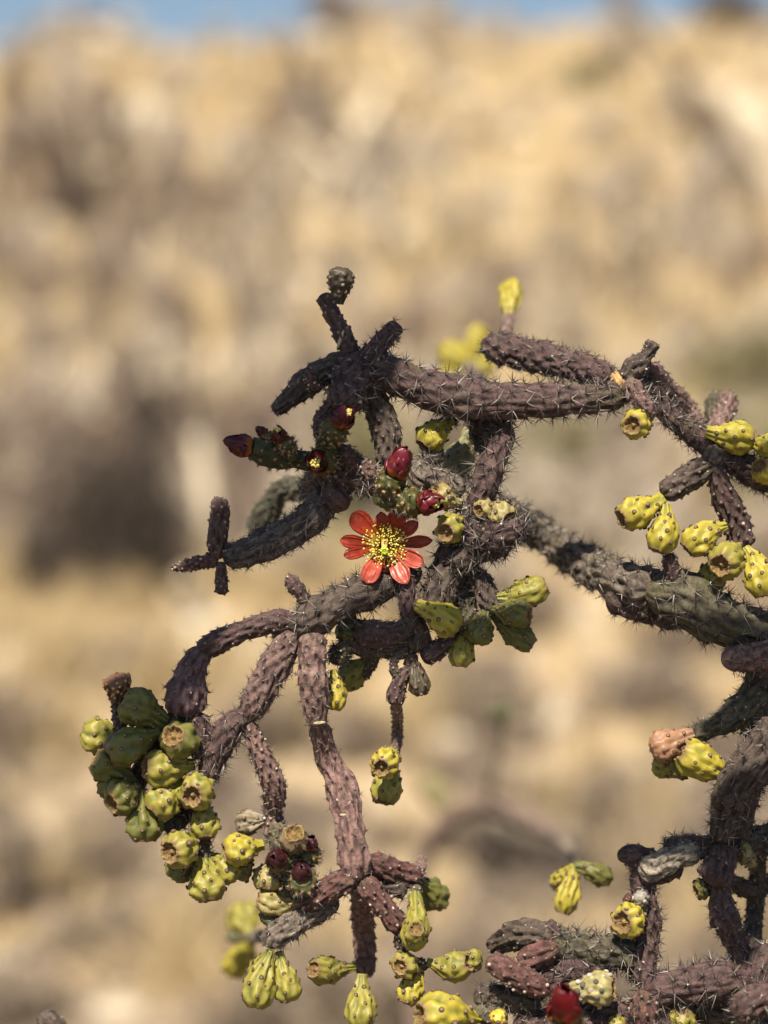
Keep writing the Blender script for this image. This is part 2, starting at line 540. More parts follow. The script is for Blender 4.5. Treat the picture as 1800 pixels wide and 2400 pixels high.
for k in range(150):
    px = rng.uniform(-150, 1950) if rng.random() < .7 else rng.uniform(-100, 600)
    py = 95 + 1300 * rng.random() ** 0.85
    p = at_px(px, py)
    if p is None: continue
    put("brown_shrub", brs[int(rng.integers(3))], M_BROWNSHRUB, p - np.array([0, 0, .03]), rng.uniform(.22, .36) + .022 * p[1] * rng.random(), L_BRN, "shrub", "brown shrubs on the slope", (w_ := rng.uniform(.4, .75), w_, 1))
# shrubs standing on the ridge against the sky: (px, height px, width factor, kind, label)
for (px, hpx, wf, kd, lab) in ((60, 95, 1.3, 0, "pale shrub on the ridge at the far left"), (215, 105, 1.1, 1, "brown shrub on the ridge left of the first blue gap"), (330, 40, 1.2, 0, "low pale shrub on the ridge below the blue gap"),
                               (520, 110, .55, 0, "narrow pale shrub on the ridge between two blue gaps"), (770, 150, .7, 1, "tall brown shrub on the ridge near its middle"), (880, 125, 1.0, 0, "pale shrub on the ridge right of the tall brown one"),
                               (1010, 110, .9, 0, "second pale shrub on the ridge left of the wide blue gap"), (1445, 150, .35, 1, "thin brown shrub splitting the blue sky on the right"), (1680, 150, .8, 2, "dark shrub on the ridge at the upper right"), (1780, 130, .9, 0, "pale shrub on the ridge at the right edge")):
    yy = 41.5
    p = np.array([(px - 900) * K * (yy + 1), yy, 0.0]); p[2] = terrain_z(p[0], p[1]) - .05
    me, mt, nm = ((shr[0], M_DRYSHRUB, "dry_shrub"), (brs[0], M_BROWNSHRUB, "brown_shrub"), (dks[0], M_DARKSHRUB, "dark_shrub"))[kd]
    put(nm, me, mt, p, hpx * K * 42.5 * 1.25, lab, "shrub", "shrubs on the ridge", (wf, wf, 1))
for k in range(6):
    px = rng.uniform(-100, 1900); py = 150 + 1150 * rng.random()
    p = at_px(px, py)
    if p is None: continue
    put("olive_shrub", olv[int(rng.integers(2))], M_OLIVESHRUB, p - np.array([0, 0, .03]), rng.uniform(.4, .8), L_OLV, "shrub", "olive shrubs on the slope")
for k in range(110):
    px = rng.uniform(-100, 1900); py = rng.uniform(1150, 2450)
    if rng.random() < .45: px = rng.uniform(-100, 900); py = rng.uniform(1380, 1800)
    p = at_px(px, py)
    if p is None: continue
    put("grass_tuft", tuf[int(rng.integers(3))], M_TUFT, p - np.array([0, 0, .01]), rng.uniform(.12, .34), L_TUF, "grass", "dry grass tufts")
for (px, py, s) in ((345, 320, .38), (465, 1500, .13), (470, 1580, .10), (1195, 2000, .13), (1280, 2010, .10), (375, 2330, .05), (268, 2400, .07), (500, 1150, .14), (150, 1150, .16),
                    (1690, 260, .40), (1760, 330, .42), (60, 1560, .10), (700, 470, .28), (1150, 1040, .13), (1480, 620, .24), (1630, 1120, .11), (1380, 1480, .08), (1480, 1590, .09),
                    (960, 590, .22), (620, 560, .2), (440, 640, .2), (1230, 480, .25), (860, 330, .3), (30, 560, .24), (120, 560, .22), (1500, 1840, .07), (560, 2010, .06), (350, 2080, .07), (1060, 1750, .07), (10, 2330, .09),
                    (540, 900, .14), (380, 1210, .10), (90, 90, .5), (230, 130, .5), (1560, 840, .17), (1650, 600, .2), (1380, 760, .18), (760, 700, .18), (300, 760, .17), (1300, 1700, .08)):
    p = at_px(px, py)
    if p is None: continue
    put("boulder", rck[int(rng.integers(4))], M_ROCK, p + np.array([0, 0, s * .25]), s, L_ROCK, "boulder", "pale boulders on the slope")

M_LIMBDARK = mat_simple("dark_bark", [(0.3, (0.085, 0.065, 0.052)), (0.7, (0.17, 0.135, 0.105))], 12, .9, .5, .01)
M_LIMBPALE = mat_simple("bleached_wood", [(0.3, (0.50, 0.41, 0.29)), (0.7, (0.74, 0.63, 0.46))], 12, .9, .5, .01)
def limb(name, W, rad, mat, parent, org):
    C = catmull(np.hstack([W, np.array(rad)[:, None]]), 8)
    pos, rr = C[:, :3], C[:, 3]
    T, N, B = transport(pos)
    M = 8; th = np.linspace(0, 2 * math.pi, M, endpoint=False)
    rr = rr[:, None] * (1 + .15 * rng.standard_normal((len(pos), M)))
    V = pos[:, None] + (N[:, None] * np.cos(th)[None, :, None] + B[:, None] * np.sin(th)[None, :, None]) * rr[..., None]
    V = np.vstack([V.reshape(-1, 3), pos[-1][None] + T[-1][None] * rr[-1].mean()])
    n_ = len(pos) * M
    ct = np.array([[n_ - M + k, n_ - M + (k + 1) % M, n_] for k in range(M)])
    return link(name, make_mesh(name, V - org, grid_faces(len(pos), M), ct), mat, parent)
def bare_tree(name, foot, trunk, branches, r, mat, label, cat, group=None):
    f = at_px(*foot)
    if f is None: return
    dist = np.dot(f - CAM, FWD)
    d = (dist - 1) / K
    o = empty(name, f); tag(o, label, cat, group)
    def path(pts, r0, r1):
        W = np.array([P(x, y, d) for (x, y) in pts])
        W[1:, 1] += rng.normal(0, .06, len(W) - 1) * dist / 8
        return W, list(np.linspace(r0, r1, len(W)) * K * dist)
    W, rad = path([foot] + trunk, r, r * .5)
    W[0, 2] -= .05
    limb("trunk", W, rad, mat, o, f)
    for b in branches:
        Wb, rb = path(b, r * .6, r * .25)
        Wb[0] = W[np.argmin(np.linalg.norm(W - Wb[0], axis=1))]
        limb("branch", Wb, rb, mat, o, f)
def empty(name, loc):
    o = bpy.data.objects.new(name, None)
    COL.objects.link(o)
    o.location = Vector(loc)
    o.empty_display_size = .05
    return o
bare_tree("bare_tree", (235, 660), [(195, 480), (150, 310), (140, 170)], [[(195, 480), (290, 370), (330, 250)], [(150, 310), (70, 230), (20, 130)], [(195, 480), (110, 430), (60, 330)]], 24, M_LIMBDARK, "blurred dark bare tree on the slope at the upper left", "tree")
bare_tree("bare_tree", (750, 430), [(762, 260), (790, 110), (800, 10)], [[(762, 260), (690, 150), (680, 60)]], 17, M_LIMBDARK, "slim dark bare tree left of the ridge middle", "tree")
bare_tree("bare_tree", (1650, 400), [(1590, 190), (1500, 80), (1440, 0)], [[(1590, 190), (1680, 90), (1700, 10)]], 17, M_LIMBDARK, "dark bare tree leaning left in the upper right", "tree")
bare_tree("dead_tree", (1840, 480), [(1740, 310), (1640, 200)], [], 30, M_LIMBPALE, "pale dead trunk leaning at the upper right edge", "tree")
bare_tree("dead_tree", (740, 500), [(790, 400), (860, 290), (900, 180)], [[(790, 400), (720, 330), (690, 260)]], 20, M_LIMBPALE, "pale leaning dead tree above the topmost cactus tip", "tree")
bare_tree("stump", (470, 1580), [(452, 1450), (440, 1350)], [], 40, M_LIMBPALE, "pale blurred stump left of the cactus cross of small stems", "stump")
bare_tree("dead_tree", (510, 1330), [(490, 1180), (450, 1000), (430, 880)], [], 26, M_LIMBPALE, "pale dead trunk right of the large dark shrub", "tree")
bare_tree("bare_tree", (1000, 780), [(970, 640), (930, 560)], [[(970, 640), (1040, 590), (1080, 510)]], 14, M_LIMBDARK, "small dark bare tree on the slope right of the cactus top", "tree")
bare_tree("bare_tree", (560, 880), [(575, 740), (540, 600), (550, 500)], [[(575, 740), (640, 650), (650, 560)], [(540, 600), (470, 540), (450, 450)]], 13, M_LIMBDARK, "dark bare tree on the slope left of the topmost cactus tip", "tree")
bare_tree("bare_tree", (1480, 760), [(1500, 620), (1450, 500), (1470, 420)], [[(1500, 620), (1580, 540), (1600, 450)]], 13, M_LIMBDARK, "dark bare tree on the slope above the right cactus boughs", "tree")
L_HERB = "low blurred grey brown herb on the ground behind the cactus"
hrb = [shrub_mesh("herb", 120, 1.25, .05, 3, .03, 700, s) for s in (41, 42)]
for k in range(130):
    px = rng.uniform(-100, 1900); py = rng.uniform(1350, 2480)
    if px < 800 and 1400 < py < 1750 and rng.random() < .75: continue
    p = at_px(px, py)
    if p is None: continue
    put("herb", hrb[k % 2], M_HERB, p - np.array([0, 0, .01]), rng.uniform(.10, .30), L_HERB, "herb", "low herbs on the ground")
L_STONE = "small pale blurred stone lying on the ground behind the cactus"
for k in range(290):
    px = rng.uniform(-60, 1860); py = rng.uniform(110, 2460)
    p = at_px(px, py)
    if p is None: continue
    z_ = rng.uniform(16, 44) * K * np.dot(p - CAM, FWD)
    put("stone", rck[k % 4], M_STONE, p + np.array([0, 0, z_ * .5]), z_, L_STONE, "stone", "small stones on the ground")
for k in range(34):
    px = rng.uniform(-40, 1840) if k % 2 else rng.uniform(0, 750); py = rng.uniform(330, 1350)
    h = rng.uniform(150, 300); ln = rng.normal(0, .3) * h
    tr = [(px + ln * .5, py - h * .5), (px + ln, py - h)]
    br = [[tr[0], (tr[0][0] + sg * h * .3, py - h * .75), (tr[0][0] + sg * h * .42, py - h * 1.1)] for sg in ((-1, 1), (1,), (-1,))[k % 3]]
    dark = k % 5 < 3
    bare_tree("bare_tree" if dark else "dead_tree", (px, py), tr, br, rng.uniform(7, 13), M_LIMBDARK if dark else M_LIMBPALE,
              "small blurred dark bare tree among the shrubs on the slope" if dark else "small blurred pale dead tree among the shrubs on the slope", "tree", "small dark bare trees" if dark else "small pale dead trees")

def grass_cover():
    n = 42000
    px = rng.uniform(-200, 2000, n); y = 4.0 + 40 * rng.random(n) ** 1.5
    x = (px - 900) * K * (y + 1)
    z = terrain_z(x, y)
    pat = np.sin(x * 1.7 + 2 * np.sin(y * .9)) + np.sin(y * 2.1 + x * .6)
    keep = (pat + rng.normal(0, .9, n) > -.2) & ((y > 9) | (rng.random(n) < .4))
    x, y, z = x[keep], y[keep], z[keep]; n = len(x)
    h = rng.uniform(.12, .38, n) * np.clip((y - 3.5) / 8, .22, 1); w = rng.uniform(.006, .016, n) * (1 + y / 12)
    a = rng.uniform(0, 6.28, n)
    b = np.stack([x, y, z - .01], -1)
    u = np.stack([np.cos(a), np.sin(a), 0 * a], -1) * w[:, None]
    tip = b + np.stack([rng.normal(0, .3, n) * h, rng.normal(0, .3, n) * h, h], -1)
    V = np.stack([b - u, b + u, tip], 1).reshape(-1, 3)
    T = np.arange(3 * n).reshape(-1, 3)
    o = link("dry_grass", make_mesh("dry_grass", V, None, T, False, {"tone": np.repeat(rng.random(n), 3)}), M_TUFT)
    o["kind"] = "stuff"
    tag(o, "sparse blurred dry grass covering the whole hillside", "grass")
grass_cover()

# ------------------------------------------------------------------ cholla builders
def stem(root, pts, color=PUR, sp=26, ns=8, amp=.20, wr=.03, n=None, taper_end=True, name="stem_segment", dens=1.0, asz=3.0, spr=.75, label=None, elong=1.7, mpts=False):
    """a tuberculate cactus joint along a path of (px, py, depth, radius)"""
    if mpts:
        W = np.array([p[:3] for p in pts]); R = np.array([p[3] for p in pts])
    else:
        W = np.array([P(*p[:3]) for p in pts]); R = np.array([p[3] * K * (1 + p[2] * K) for p in pts])
    C4 = catmull(np.hstack([W, R[:, None]]))
    tt_ = np.linspace(0, 1, len(C4)); w1, w2 = rng.uniform(0, 6.28, 2)
    C4[:, 3] *= 1 + .06 * np.sin(tt_ * len(W) * 2.6 + w1) + .04 * np.sin(tt_ * len(W) * 6.1 + w2)
    seg = np.linalg.norm(np.diff(C4[:, :3], axis=0), axis=1)
    cum = np.concatenate([[0], np.cumsum(seg)])
    L = cum[-1]; r0 = float(np.mean(C4[:, 3]))
    cap = min(.75 * r0, L * .3)
    step = 3.6 * K if not mpts else r0 * .16
    nm = max(6, int((L - 2 * cap) / step))
    ca = cap * (1 - np.cos(np.linspace(0, math.pi / 2, 7)))[1:-1]
    s = np.concatenate([ca, np.linspace(cap, L - cap, nm), L - ca[::-1]])
    pos = np.stack([np.interp(s, cum, C4[:, k]) for k in range(3)], -1)
    rad = np.interp(s, cum, np.maximum(C4[:, 3], 1e-5))
    prof = np.ones_like(s)
    a0 = s < cap; prof[a0] = np.sqrt(np.maximum(1 - (1 - s[a0] / cap) ** 2, 0))
    a1 = s > L - cap; prof[a1] = np.sqrt(np.maximum(1 - (1 - (L - s[a1]) / cap) ** 2, 0))
    T, N, B = transport(pos)
    M = int(np.clip(2 * math.pi * r0 / step, 20, 84))
    th = np.linspace(0, 2 * math.pi, M, endpoint=False)
    if n is None: n = 6 if r0 < 22 * K else (7 if r0 < 31 * K else 8)
    h = elong / 2 * 2 * math.pi * r0 / n / dens
    S_, TH = s[:, None], th[None, :]
    ph = rng.uniform(0, 6.28); tw = rng.uniform(-.09, .09)
    nrow = int(L / h) + 5
    jit = rng.normal(0, .10, (nrow, n))
    j0 = np.floor(S_ / h).astype(int)
    H = np.zeros((len(s), M))
    for dj in (-1, 0, 1, 2):
        j = np.clip(j0 + dj, -1, nrow - 2)
        off = ph + (j % 2) * math.pi / n + tw * j
        i = np.round((TH - off) * n / (2 * math.pi)).astype(int)
        jj = jit[j + 1, i % n]
        b = (TH - off) * n / (2 * math.pi) - i - jj * .6        # -0.5..0.5 across
        a = (S_ - j * h) / h - jj * 1.2
        a = np.where(a > 0, a / .62, a / 1.35)
        q = np.sqrt(a * a + (b / .52) ** 2)
        H = np.maximum(H, np.clip(1 - q, 0, 1))
    H = H ** .75
    amp = amp * 1.35; wr = wr * 2.5; asz = min(asz, 4.3)
    wrk = np.zeros_like(H)
    for k in range(5):
        kk = (n, n, 2 * n, n + 2, 2 * n - 3)[k]
        sn = np.abs(np.sin(kk * TH / 2 + rng.uniform(0, 6.28) + rng.normal(0, .3) * S_ / r0 + .9 * np.sin(S_ / r0 * rng.uniform(.5, 1.3) + k)))
        wrk += (2 * sn ** .55 - 1.3) / 2.0
    lump = np.sin(2 * TH + S_ / r0 * .7 + ph) * .03 + np.sin(3 * TH - S_ / r0 * 1.1) * .025
    RR = (rad * prof)[:, None] * (1 - amp * .55 + amp * H + wr * wrk + lump)
    RR = RR * .91
    D = N[:, None, :] * np.cos(TH)[..., None] + B[:, None, :] * np.sin(TH)[..., None]
    V = pos[:, None, :] + D * RR[..., None] + T[:, None, :] * (H * prof[:, None] * amp * .35 * rad[:, None])[..., None]
    org = pos[0]
    V = V.reshape(-1, 3)
    V = np.vstack([V, C4[0, :3][None], C4[-1, :3][None]])
    nv = len(s) * M
    ft = [[nv, (k + 1) % M, k] for k in range(M)] + [[nv + 1, (len(s) - 1) * M + k, (len(s) - 1) * M + (k + 1) % M] for k in range(M)]
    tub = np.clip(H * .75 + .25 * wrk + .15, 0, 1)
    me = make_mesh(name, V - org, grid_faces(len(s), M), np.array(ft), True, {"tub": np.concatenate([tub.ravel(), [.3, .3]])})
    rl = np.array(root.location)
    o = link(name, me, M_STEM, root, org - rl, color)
    if label: o["label"] = label
    # felted areoles and spines on the tubercle tops
    rows = np.arange(1, int(L / h) + 1)
    A, I = np.meshgrid(rows, np.arange(n), indexing='ij')
    A, I = A.ravel(), I.ravel()
    jj = jit[np.clip(A + 1, 0, nrow - 1), I]
    sa = A * h + jj * 1.2 * h
    ta = ph + (A % 2) * math.pi / n + tw * A + 2 * math.pi * (I + jj * .6) / n
    ok = (sa > cap * .5) & (sa < L - cap * .12)
    sa, ta = sa[ok], ta[ok]
    if len(sa):
        gi = lambda arr: np.stack([np.interp(sa, s, arr[:, k]) for k in range(3)], -1)
        pp, tt, nn, bb = gi(pos), nrm(gi(T)), nrm(gi(N)), nrm(gi(B))
        rr = np.interp(sa, s, rad * prof)
        dd = nn * np.cos(ta)[:, None] + bb * np.sin(ta)[:, None]
        ri = np.clip(np.searchsorted(s, sa), 0, len(s) - 1); ci = np.round(ta / (2 * math.pi) * M).astype(int) % M
        ap = V[:nv].reshape(len(s), M, 3)[ri, ci]
        an = nrm(dd + .45 * tt)
        if not mpts:
            size = rng.uniform(.7, 1.15, len(sa)) * asz * K
            bo = link("areoles", blobs_mesh("areoles", ap - org, an, size, 1.0, 5), M_AREOLE, o)
            bo["kind"] = "stuff"
        if sp and ns:
            m_ = len(sa)
            cnt = ns
            bi = np.repeat(np.arange(m_), cnt)
            phi = np.tile(np.arange(cnt) * 2 * math.pi / cnt, m_) + rng.uniform(0, 6.28, m_)[bi] + rng.normal(0, .25, m_ * cnt)
            tilt = rng.uniform(.5, 1.45, m_ * cnt) * spr / .75
            u = nrm(np.cross(an, tt)); w = np.cross(u, an)
            dirs = an[bi] * np.cos(tilt)[:, None] + (u[bi] * np.cos(phi)[:, None] + w[bi] * np.sin(phi)[:, None]) * np.sin(tilt)[:, None]
            keep = rng.random(m_ * cnt) < .86
            ln = sp * K * rng.uniform(.45, 1.25, m_ * cnt)
            so = link("spines", spines_mesh("spines", (ap - org)[bi][keep], nrm(dirs)[keep], ln[keep], np.full(keep.sum(), (.80 + .011 * sp) * K)), M_SPINE, o)
            so["kind"] = "stuff"
    return o

def fruit(root, base, tip, r, color=YEL, cup=True, neck=.31, amp=.23, wr=.085, rows=4, n=None, name="fruit", areole=None, asz=5.6, rimw=.58, label=None, cupmat=None, bristle=0):
    """a pear-shaped cholla fruit with a navel at its far end"""
    b, t = P(*base), P(*tip)
    ax = t - b; L = np.linalg.norm(ax); ax = ax / L
    r = r * K * (1 + .5 * (base[2] + tip[2]) * K)
    nr, M = 44, 48
    if name == 'fruit': r *= .90
    if not cup and name == 'fruit': rimw = min(rimw, .36)
    u = np.linspace(0, 1, nr)
    key_t = [0, .12, .28, .46, .64, .78, .88, .95, 1.0]
    key_r = [neck, neck * 1.05, .56, .84, .98, 1.0, .94, .80, rimw]
    f = np.interp(u, key_t, key_r)
    f = np.convolve(np.pad(f, 2, mode='edge'), np.ones(5) / 5, 'valid')
    bend = rng.normal(0, .05)
    pos = b + np.outer(u, ax) * L
    side = nrm(np.cross(ax, np.array([.3, .8, .5])))
    pos = pos + side[None] * (np.sin(u * math.pi) * bend * L)[:, None]
    T, N, B = transport(pos)
    th = np.linspace(0, 2 * math.pi, M, endpoint=False)
    U, TH = u[:, None], th[None, :]
    if n is None: n = int(rng.integers(5, 7))
    ph = rng.uniform(0, 6.28)
    h = .74 / rows
    H = np.zeros((nr, M)); cen = []
    for j in range(rows + 1):
        uc = .24 + h * j
        for i in range(n):
            tc = ph + 2 * math.pi * (i + .5 * (j % 2)) / n + rng.normal(0, .09)
            uu = uc + rng.normal(0, .02)
            dth = (TH - tc + math.pi) % (2 * math.pi) - math.pi
            a = (U - uu) / (h * .95)
            a = np.where(a > 0, a / .8, a / 1.3)
            q = np.sqrt(a * a + (dth * n / (2 * math.pi) / .55) ** 2)
            H = np.maximum(H, np.clip(1 - q, 0, 1))
            if uu < .965: cen.append((uu, tc))
    wrk = np.zeros_like(H)
    for k in range(5):
        kk = int(rng.integers(4, 11))
        sn = np.abs(np.sin(kk * TH / 2 + rng.uniform(0, 6.28) + rng.normal(0, 1.2) * U + .8 * np.sin(U * rng.uniform(3, 8) + k)))
        wrk += (2 * sn ** .6 - 1.3) / 2.0
    crs = wrk
    ecc = 1 + .05 * np.sin(2 * TH + ph) + .03 * np.sin(3 * TH - ph)
    RR = (r * f)[:, None] * (ecc + (amp * H ** .85 - amp * .45) * (1 - .65 * np.clip((U - .86) / .14, 0, 1)) + wr * wrk * (1 + 1.2 * (1 - U)))
    D = N[:, None, :] * np.cos(TH)[..., None] + B[:, None, :] * np.sin(TH)[..., None]
    V = pos[:, None, :] + D * RR[..., None]
    # scalloped rim
    lift = r * .07 * np.maximum(0, np.cos(n * 1.0 * (TH - ph))) * np.clip((U - .9) / .1, 0, 1)
    V = V + ax * lift[..., None]
    org = b.copy()
    Vf = V.reshape(-1, 3)
    Vf = np.vstack([Vf, b[None], (pos[-1] - ax * r * .05)[None]])
    nv = nr * M
    ft = [[nv, (k + 1) % M, k] for k in range(M)]
    if not cup:
        ft += [[nv + 1, (nr - 1) * M + k, (nr - 1) * M + (k + 1) % M] for k in range(M)]
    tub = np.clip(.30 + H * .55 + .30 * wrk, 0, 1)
    rim = np.clip((U - .93) / .07, 0, 1) * .8 * np.ones_like(TH)
    z2 = [.3, .3]
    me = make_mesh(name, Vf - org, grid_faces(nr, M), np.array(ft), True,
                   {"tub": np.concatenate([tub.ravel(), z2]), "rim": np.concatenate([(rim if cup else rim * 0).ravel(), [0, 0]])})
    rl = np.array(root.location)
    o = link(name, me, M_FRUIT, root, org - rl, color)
    if label: o["label"] = label
    if cup:
        rimR = RR[-1]; rimP = V[-1]
        ringf = [1.0, .95, .86, .76, .62, .42, .26, .17, .09]
        ringz = [.0, .07, .05, -.13, -.27, -.33, -.31, -.17, -.11]
        rows_ = []
        ctr = pos[-1]
        for q, (rf, rz) in enumerate(zip(ringf, ringz)):
            w_ = rimP - ctr
            jitter = 1 + .05 * rng.standard_normal(M) * (0 < q < 4)
            rows_.append(ctr + (w_ - ax * (w_ @ ax)[:, None]) * (rf * jitter)[:, None] + ax * (w_ @ ax)[:, None] * (1 - q / 9) + ax * (rz * r) * (1 + .3 * rng.standard_normal(M)[:, None] * .4))
        CV = np.vstack(rows_ + [(ctr - ax * .09 * r)[None]])
        k8 = len(ringf)
        ct = [[k8 * M, (k8 - 1) * M + k, (k8 - 1) * M + (k + 1) % M] for k in range(M)]
        co = link("fruit_cup", make_mesh("fruit_cup", CV - org, grid_faces(k8, M), np.array(ct), True, {"ring": np.concatenate([np.repeat(np.linspace(0, 1, k8), M), [1.0]])}), cupmat or M_CUP, o)
    cu = np.array([c[0] for c in cen]); ct_ = np.array([c[1] for c in cen])
    gi = lambda arr: np.stack([np.interp(cu, u, arr[:, k]) for k in range(3)], -1)
    pp, nn, bb = gi(pos), nrm(gi(N)), nrm(gi(B))
    rr = np.interp(cu, u, r * f)
    dd = nn * np.cos(ct_)[:, None] + bb * np.sin(ct_)[:, None]
    ri = np.clip(np.round(cu * (nr - 1)).astype(int), 0, nr - 1); ci = np.round(ct_ / (2 * math.pi) * M).astype(int) % M
    ap = V[ri, ci]
    ao = link("areoles", blobs_mesh("areoles", ap - org, nrm(dd + .2 * ax), asz * K * rng.uniform(.7, 1.1, len(cu)), .45, 7), areole or M_FAREOLE, o)
    ao["kind"] = "stuff"
    if bristle:
        m_ = len(cu); cnt = 9
        bi = np.repeat(np.arange(m_), cnt)
        dirs = nrm(dd[bi] + rng.normal(0, .75, (m_ * cnt, 3)))
        so = link("bristles", spines_mesh("bristles", (ap - org)[bi], dirs, bristle * K * rng.uniform(.5, 1.2, m_ * cnt), np.full(m_ * cnt, 1.0 * K)), M_SPINE, o)
        so["kind"] = "stuff"
    return o

def petal_mesh(name, org, path, widths, normals, sides, cupd, nu=9):
    """a petal surface along a path, with its edges raised"""
    nv = len(path)
    u = np.linspace(-1, 1, nu)
    V = path[:, None, :] + sides[:, None, :] * (u[None, :, None] * widths[:, None, None]) + normals[:, None, :] * ((u ** 2)[None, :, None] * (cupd * widths)[:, None, None])
    q1, q2, q3 = rng.uniform(0, 6.28, 3)
    vv = np.linspace(0, 1, nv)[:, None]
    crump = .05 * np.sin(u * 9)[None, :] + .10 * np.sin(vv * 5 + q1 + 1.3 * u[None, :]) + .07 * np.sin(vv * 11 + q2) * u[None, :] + .05 * np.sin(vv * 17 + q3 + u[None, :] * 5)
    fw = crump[..., None] * normals[:, None, :] * widths[:, None, None]
    V = V + fw
    F = grid_faces(nv, nu, False)
    # give the petal thickness: a second skin behind, joined round the edge
    th = .010 * widths.max() + .00012
    V2 = V - normals[:, None, :] * th
    n1 = nv * nu
    F2 = F[:, ::-1] + n1
    edge = [i for i in range(nu)] + [r * nu + nu - 1 for r in range(1, nv)] + [(nv - 1) * nu + i for i in range(nu - 2, -1, -1)] + [r * nu for r in range(nv - 2, 0, -1)]
    E = np.array([[edge[k], edge[(k + 1) % len(edge)], edge[(k + 1) % len(edge)] + n1, edge[k] + n1] for k in range(len(edge))])
    al = np.repeat(np.linspace(0, 1, nv), nu)
    ve = np.tile(np.sin(u * 14) * .5 + .5, nv)
    return make_mesh(name, np.vstack([V.reshape(-1, 3), V2.reshape(-1, 3)]) - org, np.vstack([F, F2, E[:, ::-1]]), None, True,
                     {"along": np.concatenate([al, al]), "vein": np.concatenate([ve, ve])})

def bud(root, base, tip, ro, rp, color=GRN, pcol=(.070, .005, .009), npet=10, opening=0.0, anthers=False, plen=1.2, name="flower_bud", label=None):
    """green bristly ovary carrying closed or half-open dark red petals"""
    color = tuple(np.array(color) * (.5 if color in (GRN, DKG) else 1.0))
    o = fruit(root, base, tip, ro, color, cup=False, neck=.7, amp=.16, wr=.04, rows=5, n=8, name=name, areole=M_BAREOLE, asz=5.0, rimw=.82, label=label, bristle=14)
    b, t = P(*base), P(*tip)
    ax = nrm(t - b)
    org = b
    q = rp * K * (1 + tip[2] * K)
    e1 = nrm(np.cross(ax, np.array([.2, .5, .84]))); e2 = np.cross(ax, e1)
    for k in range(npet):
        a = k * 2.39996 + rng.uniform(-.2, .2)
        lay = k / npet
        sc = 1.06 - .34 * lay
        zt = plen * q * (.62 + .62 * lay) * rng.uniform(.9, 1.1)
        v = np.linspace(0, 1, 10)
        al0, al1 = -.75, min((.80 + .75 * lay) * rng.uniform(.9, 1.1), 1.5) - opening * (1.0 - .5 * lay)
        al = al0 + (al1 - al0) * v
        rho = q * sc * np.cos(al) * (1 + opening * .35 * v)
        rho = np.maximum(rho, .05 * q) + q * v ** 4 * rng.uniform(.02, .16) * (1 - .8 * lay)
        z = zt * .72 + zt * .95 * np.sin(al)
        er = e1 * math.cos(a) + e2 * math.sin(a)
        es = np.cross(ax, er)
        path = t + np.outer(rho, er) + np.outer(z, ax) + np.outer(.06 * q * np.sin(v * rng.uniform(4, 8) + k), es)
        tang = nrm(np.gradient(path, axis=0))
        nor = nrm(np.cross(tang, np.tile(es, (10, 1))))
        nor = np.where((nor @ er)[:, None] > 0, -nor, nor)      # inward
        wd = q * np.interp(v, [0, .3, .6, .85, .95, 1], [.45, .66, .68, .42, .2, .04]) * rng.uniform(.85, 1.1)
        c = np.array(pcol) * rng.uniform(.75, 1.35)
        po = link("petal", petal_mesh("petal", org, path, wd, nor, np.tile(es, (10, 1)), rng.uniform(.2, .5) * np.ones(10), 7), M_PETAL, o, None, c)
    if anthers:
        m_ = 26
        rr = q * .55 * np.sqrt(rng.random(m_)); aa = rng.uniform(0, 6.28, m_)
        ap = t + ax * (plen * q * (1.15 + .3 * rng.random(m_)))[:, None] + (e1 * (rr * np.cos(aa))[:, None] + e2 * (rr * np.sin(aa))[:, None])
        ao = link("anthers", blobs_mesh("anthers", ap - org, np.tile(ax, (m_, 1)), np.full(m_, 3.0 * K), 1.2, 5), M_ANTHER, o)
        ao["kind"] = "stuff"
    return o

def empty(name, loc):
    o = bpy.data.objects.new(name, None)
    COL.objects.link(o)
    o.location = Vector(loc)
    o.empty_display_size = .05
    return o

# ------------------------------------------------------------------ the cholla in focus
tb = P(2080, 1700, 230)
main = empty("cholla_cactus", (tb[0], tb[1], 0.0))
tag(main, "purple branching cholla cactus with yellow green fruits and one red flower", "cactus")
R = main

# trunk outside the right edge of the picture
X0, Y0 = tb[0], tb[1]
def zt(py): return P(2080, py, 230)[2]
stem(R, [(X0 + .02, Y0, -.02, .034), (X0 + .012, Y0, .3, .030), (X0 - .006, Y0, .62, .027), (X0 + .004, Y0 + .004, .92, .024)], BRN, 30, 7, mpts=True, n=11)
stem(R, [(X0 + .004, Y0 + .004, .90, .022), (X0, Y0, 1.1, .019), (X0 - .006, Y0, 1.32, .016), (X0 - .002, Y0 - .01, 1.5, .014)], BRN, 30, 7, mpts=True, n=10)

# --- upper left group
stem(R, [(838, 860, 10, 20), (806, 790, 15, 20), (783, 745, 20, 20), (757, 688, 25, 17)], PUR, 0, 0, asz=5.5, wr=.06)
fruit(R, (790, 712, 20), (803, 628, 8), 30, (.055, .042, .028), cup=False, neck=.5, amp=.24, rows=5, n=8, label="dark shrivelled fruit on the topmost tip", asz=5, areole=M_AREOLE)
stem(R, [(845, 870, 0, 30), (885, 815, 5, 27), (918, 778, 5, 22), (944, 774, 0, 13)], PUR, 22, 8)
stem(R, [(870, 850, 20, 40), (838, 868, 0, 44), (815, 915, -45, 46), (800, 962, -80, 40)], PUR, 26, 9, asz=6, dens=1.2)
stem(R, [(825, 850, 20, 30), (770, 866, 15, 31), (725, 893, 10, 31), (689, 925, 5, 27), (641, 967, 0, 15)], BRN, 12, 6, wr=.06)
stem(R, [(742, 915, -20, 15), (729, 888, -28, 17), (715, 874, -32, 10)], RED, 8, 6, dens=1.4)
stem(R, [(850, 890, 20, 30), (880, 945, 20, 32), (905, 1012, 15, 33), (908, 1090, 10, 30)], BRN, 10, 6, wr=.05)
